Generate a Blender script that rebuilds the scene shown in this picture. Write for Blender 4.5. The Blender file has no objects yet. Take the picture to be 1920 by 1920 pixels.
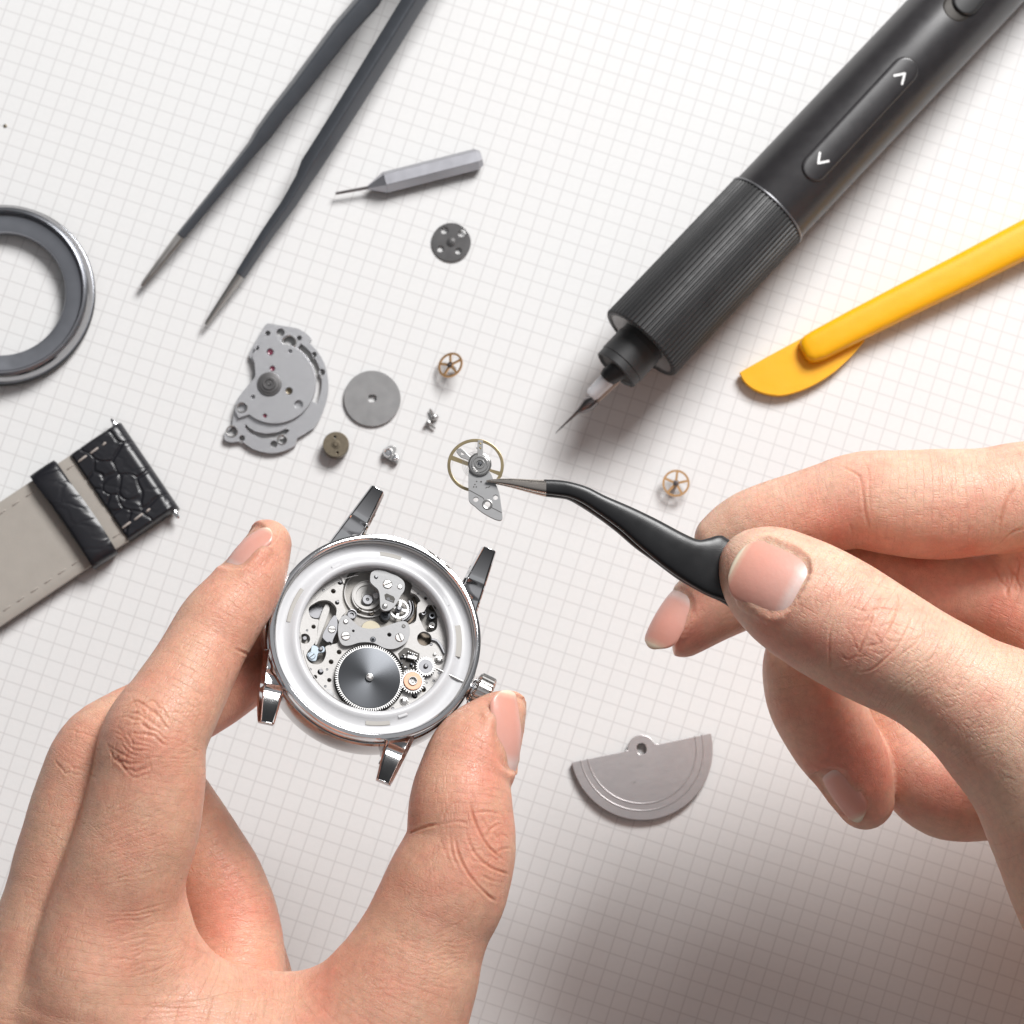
import bpy, bmesh, math, random
import numpy as np
from mathutils import Vector, Matrix, Quaternion
random.seed(7)
rng = np.random.default_rng(7)
R = math.radians
scene = bpy.context.scene
COL = scene.collection

# ------------------------------------------------------------------ camera (1 unit = 1 cm)
FPX = 6500.0                       # focal length in photo pixels (photo is 1920 wide)
CELL = 0.35                        # graph paper cell
DIST = FPX / 31.31 * CELL
TILT, YAW2 = R(10.08), R(-0.59)
ROT = Matrix.Rotation(YAW2, 3, 'Y') @ Matrix.Rotation(TILT, 3, 'X')
CAMP = ROT @ Vector((0, 0, DIST))
scene.unit_settings.system = 'METRIC'
scene.unit_settings.scale_length = 0.01
cam_data = bpy.data.cameras.new('camera')
cam = bpy.data.objects.new('camera', cam_data)
COL.objects.link(cam)
cam.matrix_world = Matrix.Translation(CAMP) @ ROT.to_4x4()
cam_data.sensor_width = 36
cam_data.lens = 36 * FPX / 1920
cam_data.clip_start = 1
cam_data.clip_end = 1000
cam_data.dof.use_dof = True
cam_data.dof.focus_distance = DIST - 8.6
cam_data.dof.aperture_fstop = 0.36
cam_data.dof.aperture_blades = 0
scene.camera = cam

# ------------------------------------------------------------------ light
world = bpy.data.worlds.new('World')
scene.world = world
world.use_nodes = True
wn = world.node_tree
for n in list(wn.nodes):
    wn.nodes.remove(n)
wo = wn.nodes.new('ShaderNodeOutputWorld')
wb = wn.nodes.new('ShaderNodeBackground')
tc = wn.nodes.new('ShaderNodeTexCoord')
sx = wn.nodes.new('ShaderNodeSeparateXYZ')
cr = wn.nodes.new('ShaderNodeValToRGB')
mr = wn.nodes.new('ShaderNodeMapRange')
mr.inputs['From Min'].default_value = -1
mr.inputs['From Max'].default_value = 1
wn.links.new(tc.outputs['Generated'], sx.inputs[0])
wn.links.new(sx.outputs['Z'], mr.inputs['Value'])
wn.links.new(mr.outputs[0], cr.inputs[0])
e = cr.color_ramp.elements
e[0].position = 0.0; e[0].color = (0.10, 0.10, 0.10, 1)
e[1].position = 1.0; e[1].color = (1.0, 1.02, 1.05, 1)
for p, c in ((0.50, 0.10), (0.76, 0.10), (0.85, 0.42), (0.95, 1.0)):
    q = e.new(p); q.color = (c, c, c * 1.03, 1)
wn.links.new(cr.outputs[0], wb.inputs[0])
wb.inputs[1].default_value = 0.35
wn.links.new(wb.outputs[0], wo.inputs[0])

def area(name, loc, target, size, power, col=(1, 1, 1), size_y=None):
    d = bpy.data.lights.new(name, 'AREA')
    d.shape = 'RECTANGLE'; d.size = size; d.size_y = size_y or size
    d.energy = power; d.color = col
    o = bpy.data.objects.new(name, d); COL.objects.link(o)
    o.location = loc
    o.rotation_euler = (Vector(target) - Vector(loc)).to_track_quat('-Z', 'Y').to_euler()
    return o
KD = Vector((0.37, 0.62, 0.69)).normalized()
area('key_softbox', KD * 120, (0, 0, 0), 48, 200000, (1, 0.992, 0.985))

scene.view_settings.view_transform = 'Standard'
scene.view_settings.look = 'None'
scene.view_settings.exposure = 0.0
scene.view_settings.gamma = 1.0
scene.view_settings.use_curve_mapping = False
scene.cycles.max_bounces = 10
scene.cycles.glossy_bounces = 6
scene.cycles.transmission_bounces = 6
scene.cycles.caustics_reflective = False
scene.cycles.caustics_refractive = False

# ------------------------------------------------------------------ pixel <-> space
def ray(px, py):
    d = ROT @ Vector(((px - 960) / FPX, -(py - 960) / FPX, -1))
    return CAMP.copy(), d
def at(px, py, z=0.0):
    o, d = ray(px, py)
    t = (z - o.z) / d.z
    return o + d * t
def ppc(z):
    return FPX / (DIST - z)
def plane_local(px, py, M, h=0.0):
    Mi = M.inverted()
    o, d = ray(px, py)
    o2 = Mi @ o; d2 = (Mi @ (o + d)) - o2
    t = (h - o2.z) / d2.z
    p = o2 + d2 * t
    return (p.x, p.y)
RN = np.array(ROT); CN = np.array(CAMP)
def project_np(V):
    q = (V - CN) @ RN           # camera space
    return np.stack([960 + FPX * q[:, 0] / -q[:, 2], 960 - FPX * q[:, 1] / -q[:, 2]], 1)

# ------------------------------------------------------------------ materials
def new_mat(name):
    m = bpy.data.materials.new(name); m.use_nodes = True
    nt = m.node_tree
    return m, nt, nt.nodes['Principled BSDF']
def nd(nt, typ, **kw):
    n = nt.nodes.new(typ)
    for k, v in kw.items():
        if hasattr(n, k): setattr(n, k, v)
    return n
def rgb(r, g, b): return (r, g, b, 1)
def objco(nt, scale=(1, 1, 1), rot=(0, 0, 0)):
    t = nt.nodes.new('ShaderNodeTexCoord'); m = nt.nodes.new('ShaderNodeMapping')
    m.inputs['Scale'].default_value = scale; m.inputs['Rotation'].default_value = rot
    nt.links.new(t.outputs['Object'], m.inputs[0])
    return m.outputs[0]
def simple(name, col, metal=0.0, rough=0.4, bump=0.0, bscale=60, var=0.08, vscale=4, stretch=(1, 1, 1), coat=0.0, spec=0.5, aniso=0.0):
    m, nt, b = new_mat(name)
    b.inputs['Metallic'].default_value = metal
    b.inputs['Specular IOR Level'].default_value = spec
    b.inputs['Coat Weight'].default_value = coat
    b.inputs['Coat Roughness'].default_value = 0.15
    b.inputs['Anisotropic'].default_value = aniso
    co = objco(nt, stretch)
    n = nd(nt, 'ShaderNodeTexNoise'); n.inputs['Scale'].default_value = vscale; n.inputs['Detail'].default_value = 5
    nt.links.new(co, n.inputs['Vector'])
    mx = nd(nt, 'ShaderNodeMix', data_type='RGBA')
    mx.inputs['A'].default_value = rgb(*[c * (1 - var) for c in col]); mx.inputs['B'].default_value = rgb(*[min(1, c * (1 + var)) for c in col])
    nt.links.new(n.outputs['Fac'], mx.inputs['Factor'])
    nt.links.new(mx.outputs['Result'], b.inputs['Base Color'])
    mm = nd(nt, 'ShaderNodeMapRange')
    mm.inputs['To Min'].default_value = max(0.02, rough * 0.75); mm.inputs['To Max'].default_value = min(1, rough * 1.25)
    nt.links.new(n.outputs['Fac'], mm.inputs['Value']); nt.links.new(mm.outputs[0], b.inputs['Roughness'])
    if bump > 0:
        n2 = nd(nt, 'ShaderNodeTexNoise'); n2.inputs['Scale'].default_value = bscale; n2.inputs['Detail'].default_value = 3
        nt.links.new(co, n2.inputs['Vector'])
        bp = nd(nt, 'ShaderNodeBump'); bp.inputs['Strength'].default_value = 0.6; bp.inputs['Distance'].default_value = bump
        nt.links.new(n2.outputs['Fac'], bp.inputs['Height']); nt.links.new(bp.outputs[0], b.inputs['Normal'])
    return m
M = {}
M['chrome'] = simple('polished_steel', (0.86, 0.86, 0.87), 1, 0.07, var=0.02)
M['steel'] = simple('satin_steel', (0.46, 0.455, 0.45), 0.8, 0.36, bump=0.003, bscale=90)
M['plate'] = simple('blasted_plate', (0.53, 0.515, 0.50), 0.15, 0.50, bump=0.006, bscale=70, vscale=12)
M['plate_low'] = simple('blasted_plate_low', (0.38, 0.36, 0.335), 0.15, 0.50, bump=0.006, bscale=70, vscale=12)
M['bridge'] = simple('brushed_bridge', (0.37, 0.37, 0.375), 0.15, 0.50, bump=0.002, bscale=40, stretch=(1, 12, 1))
M['slate'] = simple('slate_steel', (0.11, 0.115, 0.125), 0.7, 0.4)
M['blue_steel'] = simple('pale_blue_steel', (0.32, 0.37, 0.42), 0.5, 0.4)
M['brass'] = simple('warm_brass', (0.78, 0.46, 0.22), 0.75, 0.34)
M['pale_brass'] = simple('pale_brass', (0.42, 0.34, 0.20), 0.8, 0.32)
M['copper'] = simple('pink_copper', (0.60, 0.34, 0.23), 0.35, 0.33)
M['olive'] = simple('dark_olive_brass', (0.15, 0.125, 0.09), 0.75, 0.42, vscale=14, var=0.2)
M['grey_disc'] = simple('matte_grey_steel', (0.33, 0.325, 0.325), 0.7, 0.46, bump=0.002, bscale=80)
M['rotor'] = simple('matte_tungsten', (0.56, 0.53, 0.53), 0.8, 0.38, bump=0.0015, bscale=60, vscale=5, var=0.025, stretch=(1, 7, 1))
M['old_steel'] = simple('worn_rhodium', (0.53, 0.53, 0.545), 0.75, 0.34, bump=0.002, bscale=70, vscale=6, var=0.03, stretch=(1, 9, 1))
M['dark_wheel'] = simple('dark_steel_wheel', (0.19, 0.185, 0.185), 0.8, 0.38)
M['plastic'] = simple('milky_plastic', (0.66, 0.66, 0.675), 0, 0.32, var=0.03)
M['plastic'].node_tree.nodes['Principled BSDF'].inputs['Subsurface Weight'].default_value = 0.4
M['plastic'].node_tree.nodes['Principled BSDF'].inputs['Subsurface Radius'].default_value = (1, 1, 1)
M['plastic'].node_tree.nodes['Principled BSDF'].inputs['Subsurface Scale'].default_value = 0.1
M['black'] = simple('black_satin_coating', (0.011, 0.011, 0.012), 0, 0.33, bump=0.002, bscale=50, var=0.2)
M['pen'] = simple('black_anodised', (0.026, 0.024, 0.026), 0.0, 0.36, bump=0.0006, bscale=150, spec=0.75)
M['grip'] = simple('black_knurled', (0.024, 0.024, 0.025), 0.0, 0.52, bump=0.0006, bscale=150, spec=0.6)
M['white_print'] = simple('white_print', (0.85, 0.85, 0.85), 0, 0.5)
M['beige'] = simple('beige_plastic', (0.50, 0.40, 0.34), 0, 0.4)
M['frost'] = simple('frosted_white', (0.75, 0.74, 0.76), 0, 0.35)
M['needle'] = simple('dark_needle', (0.25, 0.23, 0.23), 0.9, 0.3)
M['tweezer'] = simple('blue_grey_coating', (0.085, 0.092, 0.105), 0.35, 0.38, bump=0.001, bscale=80)
M['tweezer_tip'] = simple('ground_steel_tip', (0.40, 0.385, 0.37), 0.9, 0.4)
M['hex'] = simple('satin_hex_steel', (0.42, 0.42, 0.45), 0.85, 0.42, bump=0.001, bscale=60)
M['ring'] = simple('machined_ring', (0.33, 0.34, 0.37), 0.9, 0.32, bump=0.0015, bscale=8, vscale=3)
M['yellow'] = simple('yellow_plastic', (0.98, 0.475, 0.003), 0, 0.38, bump=0.001, bscale=30, var=0.03)
M['yellow'].node_tree.nodes['Principled BSDF'].inputs['Subsurface Weight'].default_value = 0.25
M['yellow'].node_tree.nodes['Principled BSDF'].inputs['Subsurface Radius'].default_value = (1, .5, .1)
M['yellow'].node_tree.nodes['Principled BSDF'].inputs['Subsurface Scale'].default_value = 0.15
M['thread'] = simple('grey_thread', (0.42, 0.37, 0.34), 0, 0.7, bump=0.01, bscale=60)
M['thread2'] = simple('taupe_thread', (0.42, 0.38, 0.34), 0, 0.7, bump=0.01, bscale=60)
M['lining'] = simple('taupe_lining', (0.40, 0.365, 0.325), 0, 0.55, bump=0.004, bscale=40, vscale=3)
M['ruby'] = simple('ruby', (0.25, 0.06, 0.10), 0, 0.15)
M['dark'] = simple('dark_recess', (0.05, 0.045, 0.04), 0.3, 0.5)  # dark colour standing in for shade in slots, gaps and hollows

M['olive_l'] = simple('aged_brass', (0.30, 0.27, 0.20), 0.5, 0.4)
M['band'] = simple('polished_band_steel', (0.56, 0.55, 0.55), 1, 0.13, var=0.02)
M['gun'] = simple('polished_gunmetal', (0.40, 0.40, 0.41), 1, 0.16)
M['tabgrey'] = simple('grey_beige_plastic', (0.42, 0.40, 0.37), 0, 0.45)
M['chrome_soft'] = simple('bright_turned_steel', (0.62, 0.61, 0.60), 0.9, 0.22, var=0.03)
M['slate_soft'] = simple('grey_turned_steel', (0.20, 0.20, 0.21), 0.7, 0.36)
M['bronze_shade'] = simple('bronze_shade', (0.12, 0.10, 0.08), 0.8, 0.4)  # dark bronze tone, also painted as shade in holes and shadow arcs
M['tip_warm'] = simple('warm_steel_tip', (0.62, 0.57, 0.52), 1, 0.26, bump=0.0008, bscale=30, stretch=(1, 14, 14))
# graph paper: printed lines on white stock
m, nt, b = new_mat('graph_paper')
co = objco(nt, (1, 1, 1), (0, 0, 0))
GA = R(18.29)
org = at(1028.75, 1116.25, 0)
mp = nt.nodes.new('ShaderNodeMapping'); mp.vector_type = 'TEXTURE'
mp.inputs['Location'].default_value = org; mp.inputs['Rotation'].default_value = (0, 0, -GA); mp.inputs['Scale'].default_value = (CELL, CELL, CELL)
nt.links.new(co, mp.inputs[0])
dn = nd(nt, 'ShaderNodeTexNoise'); dn.inputs['Scale'].default_value = 0.25
nt.links.new(co, dn.inputs['Vector'])
sp = nt.nodes.new('ShaderNodeSeparateXYZ'); nt.links.new(mp.outputs[0], sp.inputs[0])
def mth(op, a, bb=None, c=None):
    n = nt.nodes.new('ShaderNodeMath'); n.operation = op
    for i, v in enumerate((a, bb, c)):
        if v is None: continue
        if hasattr(v, 'links'): nt.links.new(v, n.inputs[i])
        else: n.inputs[i].default_value = v
    return n.outputs[0]
def line(v):
    f = mth('ABSOLUTE', mth('SUBTRACT', mth('FRACT', mth('ADD', v, 0.5)), 0.5))
    n = nt.nodes.new('ShaderNodeMapRange'); n.interpolation_type = 'SMOOTHSTEP'
    nt.links.new(f, n.inputs['Value'])
    n.inputs['From Min'].default_value = 0.018; n.inputs['From Max'].default_value = 0.054
    n.inputs['To Min'].default_value = 1; n.inputs['To Max'].default_value = 0
    return n.outputs[0]
fib = nd(nt, 'ShaderNodeTexNoise'); fib.inputs['Scale'].default_value = 9; fib.inputs['Detail'].default_value = 6
nt.links.new(co, fib.inputs['Vector'])
ln = mth('MAXIMUM', line(sp.outputs['X']), line(sp.outputs['Y']))
ln = mth('MULTIPLY', ln, mth('MULTIPLY_ADD', fib.outputs['Fac'], 0.5, 0.65))
mx = nd(nt, 'ShaderNodeMix', data_type='RGBA')
mx.inputs['A'].default_value = rgb(0.80, 0.795, 0.79); mx.inputs['B'].default_value = rgb(0.65, 0.64, 0.635)
nt.links.new(ln, mx.inputs['Factor'])
mx2 = nd(nt, 'ShaderNodeMix', data_type='RGBA', blend_type='MULTIPLY'); mx2.inputs['Factor'].default_value = 1
cr2 = nt.nodes.new('ShaderNodeMapRange'); cr2.inputs['To Min'].default_value = 0.965; cr2.inputs['To Max'].default_value = 1.02
nt.links.new(fib.outputs['Fac'], cr2.inputs['Value'])
nt.links.new(mx.outputs['Result'], mx2.inputs['A']); nt.links.new(cr2.outputs[0], mx2.inputs['B'])
nt.links.new(mx2.outputs['Result'], b.inputs['Base Color'])
b.inputs['Roughness'].default_value = 0.75; b.inputs['Specular IOR Level'].default_value = 0.25
f2 = nd(nt, 'ShaderNodeTexNoise'); f2.inputs['Scale'].default_value = 30; f2.inputs['Detail'].default_value = 6
nt.links.new(co, f2.inputs['Vector'])
bp = nd(nt, 'ShaderNodeBump'); bp.inputs['Strength'].default_value = 0.25; bp.inputs['Distance'].default_value = 0.01
nt.links.new(f2.outputs['Fac'], bp.inputs['Height']); nt.links.new(bp.outputs[0], b.inputs['Normal'])
M['paper'] = m

# croc leather
m, nt, b = new_mat('black_croc_leather')
co = objco(nt, (1.0, 1.7, 1.0))
wnz = nd(nt, 'ShaderNodeTexNoise'); wnz.inputs['Scale'].default_value = 1.6
nt.links.new(co, wnz.inputs['Vector'])
ad = nt.nodes.new('ShaderNodeVectorMath'); ad.operation = 'MULTIPLY_ADD'; ad.inputs[1].default_value = (0.5, 0.5, 0.5)
nt.links.new(wnz.outputs['Color'], ad.inputs[0]); nt.links.new(co, ad.inputs[2])
v = nd(nt, 'ShaderNodeTexVoronoi', feature='DISTANCE_TO_EDGE'); v.inputs['Scale'].default_value = 1.5
nt.links.new(ad.outputs[0], v.inputs['Vector'])
mrr = nt.nodes.new('ShaderNodeMapRange'); mrr.inputs['From Max'].default_value = 0.16; mrr.interpolation_type = 'SMOOTHSTEP'
nt.links.new(v.outputs['Distance'], mrr.inputs['Value'])
v2 = nd(nt, 'ShaderNodeTexVoronoi'); v2.inputs['Scale'].default_value = 9
nt.links.new(ad.outputs[0], v2.inputs['Vector'])
sm = nt.nodes.new('ShaderNodeMath'); sm.operation = 'MULTIPLY_ADD'; sm.inputs[1].default_value = 0.10
nt.links.new(v2.outputs['Distance'], sm.inputs[0]); nt.links.new(mrr.outputs[0], sm.inputs[2])
bp = nd(nt, 'ShaderNodeBump'); bp.inputs['Strength'].default_value = 0.5; bp.inputs['Distance'].default_value = 0.012
nt.links.new(sm.outputs[0], bp.inputs['Height']); nt.links.new(bp.outputs[0], b.inputs['Normal'])
b.inputs['Base Color'].default_value = rgb(0.014, 0.014, 0.018); b.inputs['Roughness'].default_value = 0.32
M['leather'] = m

# sun-ray brushed barrel wheel
m, nt, b = new_mat('sunburst_slate')
b.inputs['Metallic'].default_value = 0.8; b.inputs['Base Color'].default_value = rgb(0.075, 0.079, 0.086); b.inputs['Roughness'].default_value = 0.36
b.inputs['Anisotropic'].default_value = 0.85
tg = nt.nodes.new('ShaderNodeTangent'); tg.direction_type = 'RADIAL'; tg.axis = 'Z'
nt.links.new(tg.outputs[0], b.inputs['Tangent']); b.inputs['Anisotropic Rotation'].default_value = 0.25
co = objco(nt)
n2 = nd(nt, 'ShaderNodeTexNoise'); n2.inputs['Scale'].default_value = 30; nt.links.new(co, n2.inputs['Vector'])
M['sunburst'] = m

# ------------------------------------------------------------------ mesh helpers
def mesh_obj(name, bm_or_me, mat, parent=None, smooth=True, bevel=0.0, loc=None, angle=35, mats=None):
    if isinstance(bm_or_me, bmesh.types.BMesh):
        bmesh.ops.recalc_face_normals(bm_or_me, faces=bm_or_me.faces[:])
        me = bpy.data.meshes.new(name); bm_or_me.to_mesh(me); bm_or_me.free()
    else:
        me = bm_or_me
    for mm_ in (mats or [mat]):
        me.materials.append(mm_)
    o = bpy.data.objects.new(name, me); COL.objects.link(o)
    if parent is not None: o.parent = parent
    if loc is not None: o.location = loc
    if smooth:
        me.polygons.foreach_set('use_smooth', [True] * len(me.polygons))
        try:
            me.set_sharp_from_angle(angle=R(angle))
        except Exception:
            pass
    if bevel > 0:
        bv = o.modifiers.new('bevel', 'BEVEL'); bv.width = bevel; bv.segments = 2; bv.limit_method = 'ANGLE'; bv.angle_limit = R(40)
        bv.harden_normals = False
    return o
def tag(o, label, cat, group=None, kind=None):
    o['label'] = label
    if cat: o['category'] = cat
    if group: o['group'] = group
    if kind: o['kind'] = kind
    return o
def empty(name, loc=(0, 0, 0), mat4=None):
    o = bpy.data.objects.new(name, None); COL.objects.link(o)
    o.empty_display_size = 0.3
    if mat4 is not None: o.matrix_world = mat4
    else: o.location = loc
    return o

def circ(cx, cy, r, n=32, ry=None, a0=0, a1=2 * math.pi):
    full = abs(a1 - a0 - 2 * math.pi) < 1e-6
    k = n if full else n + 1
    return [(cx + r * math.cos(a0 + (a1 - a0) * i / n), cy + (ry or r) * math.sin(a0 + (a1 - a0) * i / n)) for i in range(k)]
def arcslot(cx, cy, r0, r1, a0, a1, n=24):
    o = [(cx + r1 * math.cos(a0 + (a1 - a0) * i / n), cy + r1 * math.sin(a0 + (a1 - a0) * i / n)) for i in range(n + 1)]
    i_ = [(cx + r0 * math.cos(a1 + (a0 - a1) * i / n), cy + r0 * math.sin(a1 + (a0 - a1) * i / n)) for i in range(n + 1)]
    return o + i_
def prism(bm, outline, z0, z1, holes=()):
    loops = [outline] + list(holes)
    top = []; edges = []
    for lp in loops:
        vs = [bm.verts.new((x, y, z1)) for x, y in lp]
        top.append(vs)
        for i in range(len(vs)):
            edges.append(bm.edges.new((vs[i], vs[(i + 1) % len(vs)])))
    r = bmesh.ops.triangle_fill(bm, use_beauty=True, use_dissolve=False, edges=edges, normal=(0, 0, 1))
    faces = [g for g in r['geom'] if isinstance(g, bmesh.types.BMFace)]
    vmap = {}
    for vs in top:
        for v_ in vs: vmap[v_] = bm.verts.new((v_.co.x, v_.co.y, z0))
    for f in faces:
        bm.faces.new([vmap[v_] for v_ in reversed(f.verts)])
    for vs in top:
        for i in range(len(vs)):
            a, b_ = vs[i], vs[(i + 1) % len(vs)]
            bm.faces.new((a, b_, vmap[b_], vmap[a]))
    return bm
def lathe(bm, prof, n=64, c=(0, 0), closed=False):
    rings = []
    for r, z in prof:
        if r < 1e-6: rings.append([bm.verts.new((c[0], c[1], z))])
        else: rings.append([bm.verts.new((c[0] + r * math.cos(2 * math.pi * i / n), c[1] + r * math.sin(2 * math.pi * i / n), z)) for i in range(n)])
    m_ = len(rings)
    for k in range(m_ if closed else m_ - 1):
        a, b_ = rings[k], rings[(k + 1) % m_]
        for i in range(n):
            j = (i + 1) % n
            if len(a) == 1 and len(b_) == 1: continue
            if len(a) == 1: bm.faces.new((a[0], b_[i], b_[j]))
            elif len(b_) == 1: bm.faces.new((a[i], b_[0], a[j]))
            else: bm.faces.new((a[i], b_[i], b_[j], a[j]))
    return bm
def frame_for(d, up):
    d = d.normalized(); s = d.cross(up)
    if s.length < 1e-5: s = d.cross(Vector((1, 0, 0)))
    s.normalize(); u = s.cross(d).normalized()
    return s, u
def sweep(bm, pts, secs, up=Vector((0, 0, 1)), caps=True, n=16, square=0.0):
    """pts: 3D points, secs: (half width, half height[, twist]); square 0 = ellipse, >0 = superellipse"""
    rings = []
    pts = [Vector(p) for p in pts]
    for i, p in enumerate(pts):
        d = (pts[min(i + 1, len(pts) - 1)] - pts[max(i - 1, 0)])
        s, u = frame_for(d, up)
        w, h = secs[i][0], secs[i][1]
        tw = secs[i][2] if len(secs[i]) > 2 else 0
        if tw:
            q = Quaternion(d.normalized(), tw); s = q @ s; u = q @ u
        ring = []
        for k in range(n):
            a = 2 * math.pi * (k + 0.5) / n
            ca, sa = math.cos(a), math.sin(a)
            if square:
                e_ = 2.0 / square
                ca = math.copysign(abs(ca) ** e_, ca); sa = math.copysign(abs(sa) ** e_, sa)
            ring.append(bm.verts.new(p + s * (w * ca) + u * (h * sa)))
        rings.append(ring)
    for a, b_ in zip(rings[:-1], rings[1:]):
        for k in range(n):
            j = (k + 1) % n
            bm.faces.new((a[k], a[j], b_[j], b_[k]))
    if caps:
        bm.faces.new(rings[0]); bm.faces.new(list(reversed(rings[-1])))
    return bm
def catmull(P, n):
    P = [np.array(p, float) for p in P]
    P = [2 * P[0] - P[1]] + P + [2 * P[-1] - P[-2]]
    out = []
    for i in range(1, len(P) - 2):
        for k in range(n):
            t = k / n
            a, b_, c, d = P[i - 1], P[i], P[i + 1], P[i + 2]
            out.append(0.5 * ((2 * b_) + (-a + c) * t + (2 * a - 5 * b_ + 4 * c - d) * t * t + (-a + 3 * b_ - 3 * c + d) * t ** 3))
    out.append(P[-2])
    return out
def gear_outline(r, teeth, depth, cx=0, cy=0, duty=0.5):
    o = []
    for i in range(teeth):
        a = 2 * math.pi * i / teeth; s = 2 * math.pi / teeth
        for f, rr in ((0, r - depth), (0.22, r - depth), (0.36, r), (0.36 + duty * 0.56, r), (0.86, r - depth)):
            o.append((cx + rr * math.cos(a + s * f), cy + rr * math.sin(a + s * f)))
    return o
def box(bm, c, size, rot=0):
    m_ = Matrix.Translation(c) @ Matrix.Rotation(rot, 4, 'Z') @ Matrix.Diagonal((size[0], size[1], size[2], 1))
    bmesh.ops.create_cube(bm, size=1, matrix=m_)
    return bm

# ------------------------------------------------------------------ the sheet everything lies on
bm = bmesh.new()
bmesh.ops.create_grid(bm, x_segments=2, y_segments=2, size=160)
paper = mesh_obj('graph_paper', bm, M['paper'], smooth=False)
paper['kind'] = 'structure'
# ------------------------------------------------------------------ skin
def skin_material(name, base, warm):
    m, nt, b = new_mat(name)
    L = nt.links.new
    def N(t, **k): return nd(nt, t, **k)
    co = objco(nt)
    uv = N('ShaderNodeAttribute'); uv.attribute_name = 'limb_uv'
    fl = N('ShaderNodeAttribute'); fl.attribute_name = 'flush'
    n1 = N('ShaderNodeTexNoise'); n1.inputs['Scale'].default_value = 1.1; n1.inputs['Detail'].default_value = 6; n1.inputs['Roughness'].default_value = 0.6
    L(co, n1.inputs['Vector'])
    n2 = N('ShaderNodeTexNoise'); n2.inputs['Scale'].default_value = 7; n2.inputs['Detail'].default_value = 6; n2.inputs['Roughness'].default_value = 0.65
    L(co, n2.inputs['Vector'])
    a = N('ShaderNodeMix', data_type='RGBA'); a.inputs['A'].default_value = rgb(*base); a.inputs['B'].default_value = rgb(*warm)
    mr1 = N('ShaderNodeMapRange'); mr1.inputs['From Min'].default_value = 0.40; mr1.inputs['From Max'].default_value = 0.72; mr1.inputs['To Max'].default_value = 0.62
    L(n1.outputs['Fac'], mr1.inputs['Value'])
    ad = N('ShaderNodeMath'); ad.operation = 'ADD'; ad.use_clamp = True
    L(mr1.outputs[0], ad.inputs[0]); L(fl.outputs['Fac'], ad.inputs[1]); L(ad.outputs[0], a.inputs['Factor'])
    c = N('ShaderNodeMix', data_type='RGBA', blend_type='MULTIPLY'); c.inputs['Factor'].default_value = 1
    mr2 = N('ShaderNodeMapRange'); mr2.inputs['From Min'].default_value = 0.3; mr2.inputs['From Max'].default_value = 0.7; mr2.inputs['To Min'].default_value = 0.89; mr2.inputs['To Max'].default_value = 1.07
    L(n2.outputs['Fac'], mr2.inputs['Value']); L(a.outputs['Result'], c.inputs['A']); L(mr2.outputs[0], c.inputs['B'])
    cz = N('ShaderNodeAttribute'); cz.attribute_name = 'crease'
    cc = N('ShaderNodeMix', data_type='RGBA', blend_type='MULTIPLY'); cc.inputs['B'].default_value = rgb(0.82, 0.62, 0.52)  # shade inside the skin folds put into the colour
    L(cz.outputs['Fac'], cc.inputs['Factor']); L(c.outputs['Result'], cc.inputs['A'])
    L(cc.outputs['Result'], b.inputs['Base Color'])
    b.inputs['Subsurface Weight'].default_value = 0.5
    b.inputs['Subsurface Radius'].default_value = (1.0, 0.32, 0.18)
    b.inputs['Subsurface Scale'].default_value = 0.22
    b.inputs['Specular IOR Level'].default_value = 0.42
    mr3 = N('ShaderNodeMapRange'); mr3.inputs['From Min'].default_value = 0.3; mr3.inputs['From Max'].default_value = 0.7; mr3.inputs['To Min'].default_value = 0.34; mr3.inputs['To Max'].default_value = 0.50
    L(n2.outputs['Fac'], mr3.inputs['Value']); L(mr3.outputs[0], b.inputs['Roughness'])
    # fine skin relief: lines across the limb + rhomboid cells
    mp = N('ShaderNodeMapping'); mp.inputs['Scale'].default_value = (8.0, 2.2, 1)
    L(uv.outputs['Vector'], mp.inputs[0])
    w1 = N('ShaderNodeTexNoise'); w1.inputs['Scale'].default_value = 1.0; w1.inputs['Detail'].default_value = 3; w1.inputs['Distortion'].default_value = 1.6
    L(mp.outputs[0], w1.inputs['Vector'])
    rd = N('ShaderNodeMath'); rd.operation = 'SUBTRACT'; rd.inputs[1].default_value = 0.5; L(w1.outputs['Fac'], rd.inputs[0])
    ab = N('ShaderNodeMath'); ab.operation = 'ABSOLUTE'; L(rd.outputs[0], ab.inputs[0])
    mk = N('ShaderNodeMapRange'); mk.inputs['From Max'].default_value = 0.045; mk.interpolation_type = 'SMOOTHSTEP'; L(ab.outputs[0], mk.inputs['Value'])
    mpb = N('ShaderNodeMapping'); mpb.inputs['Scale'].default_value = (16.0, 19.0, 16.0); mpb.inputs['Rotation'].default_value = (0.3, 0.5, 0.4)
    L(co, mpb.inputs[0])
    dz = N('ShaderNodeVectorMath'); dz.operation = 'MULTIPLY_ADD'; dz.inputs[1].default_value = (2.2, 2.2, 2.2)
    L(n2.outputs['Color'], dz.inputs[0]); L(mpb.outputs[0], dz.inputs[2])
    v = N('ShaderNodeTexVoronoi', feature='DISTANCE_TO_EDGE'); v.inputs['Scale'].default_value = 1.0; L(dz.outputs[0], v.inputs['Vector'])
    mv = N('ShaderNodeMapRange'); mv.inputs['From Max'].default_value = 0.16; mv.interpolation_type = 'SMOOTHSTEP'; L(v.outputs['Distance'], mv.inputs['Value'])
    n3 = N('ShaderNodeTexNoise'); n3.inputs['Scale'].default_value = 26; n3.inputs['Detail'].default_value = 4; L(co, n3.inputs['Vector'])
    s1 = N('ShaderNodeMath'); s1.operation = 'MULTIPLY_ADD'; s1.inputs[1].default_value = 0.55; L(mv.outputs[0], s1.inputs[0]); L(mk.outputs[0], s1.inputs[2])
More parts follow.
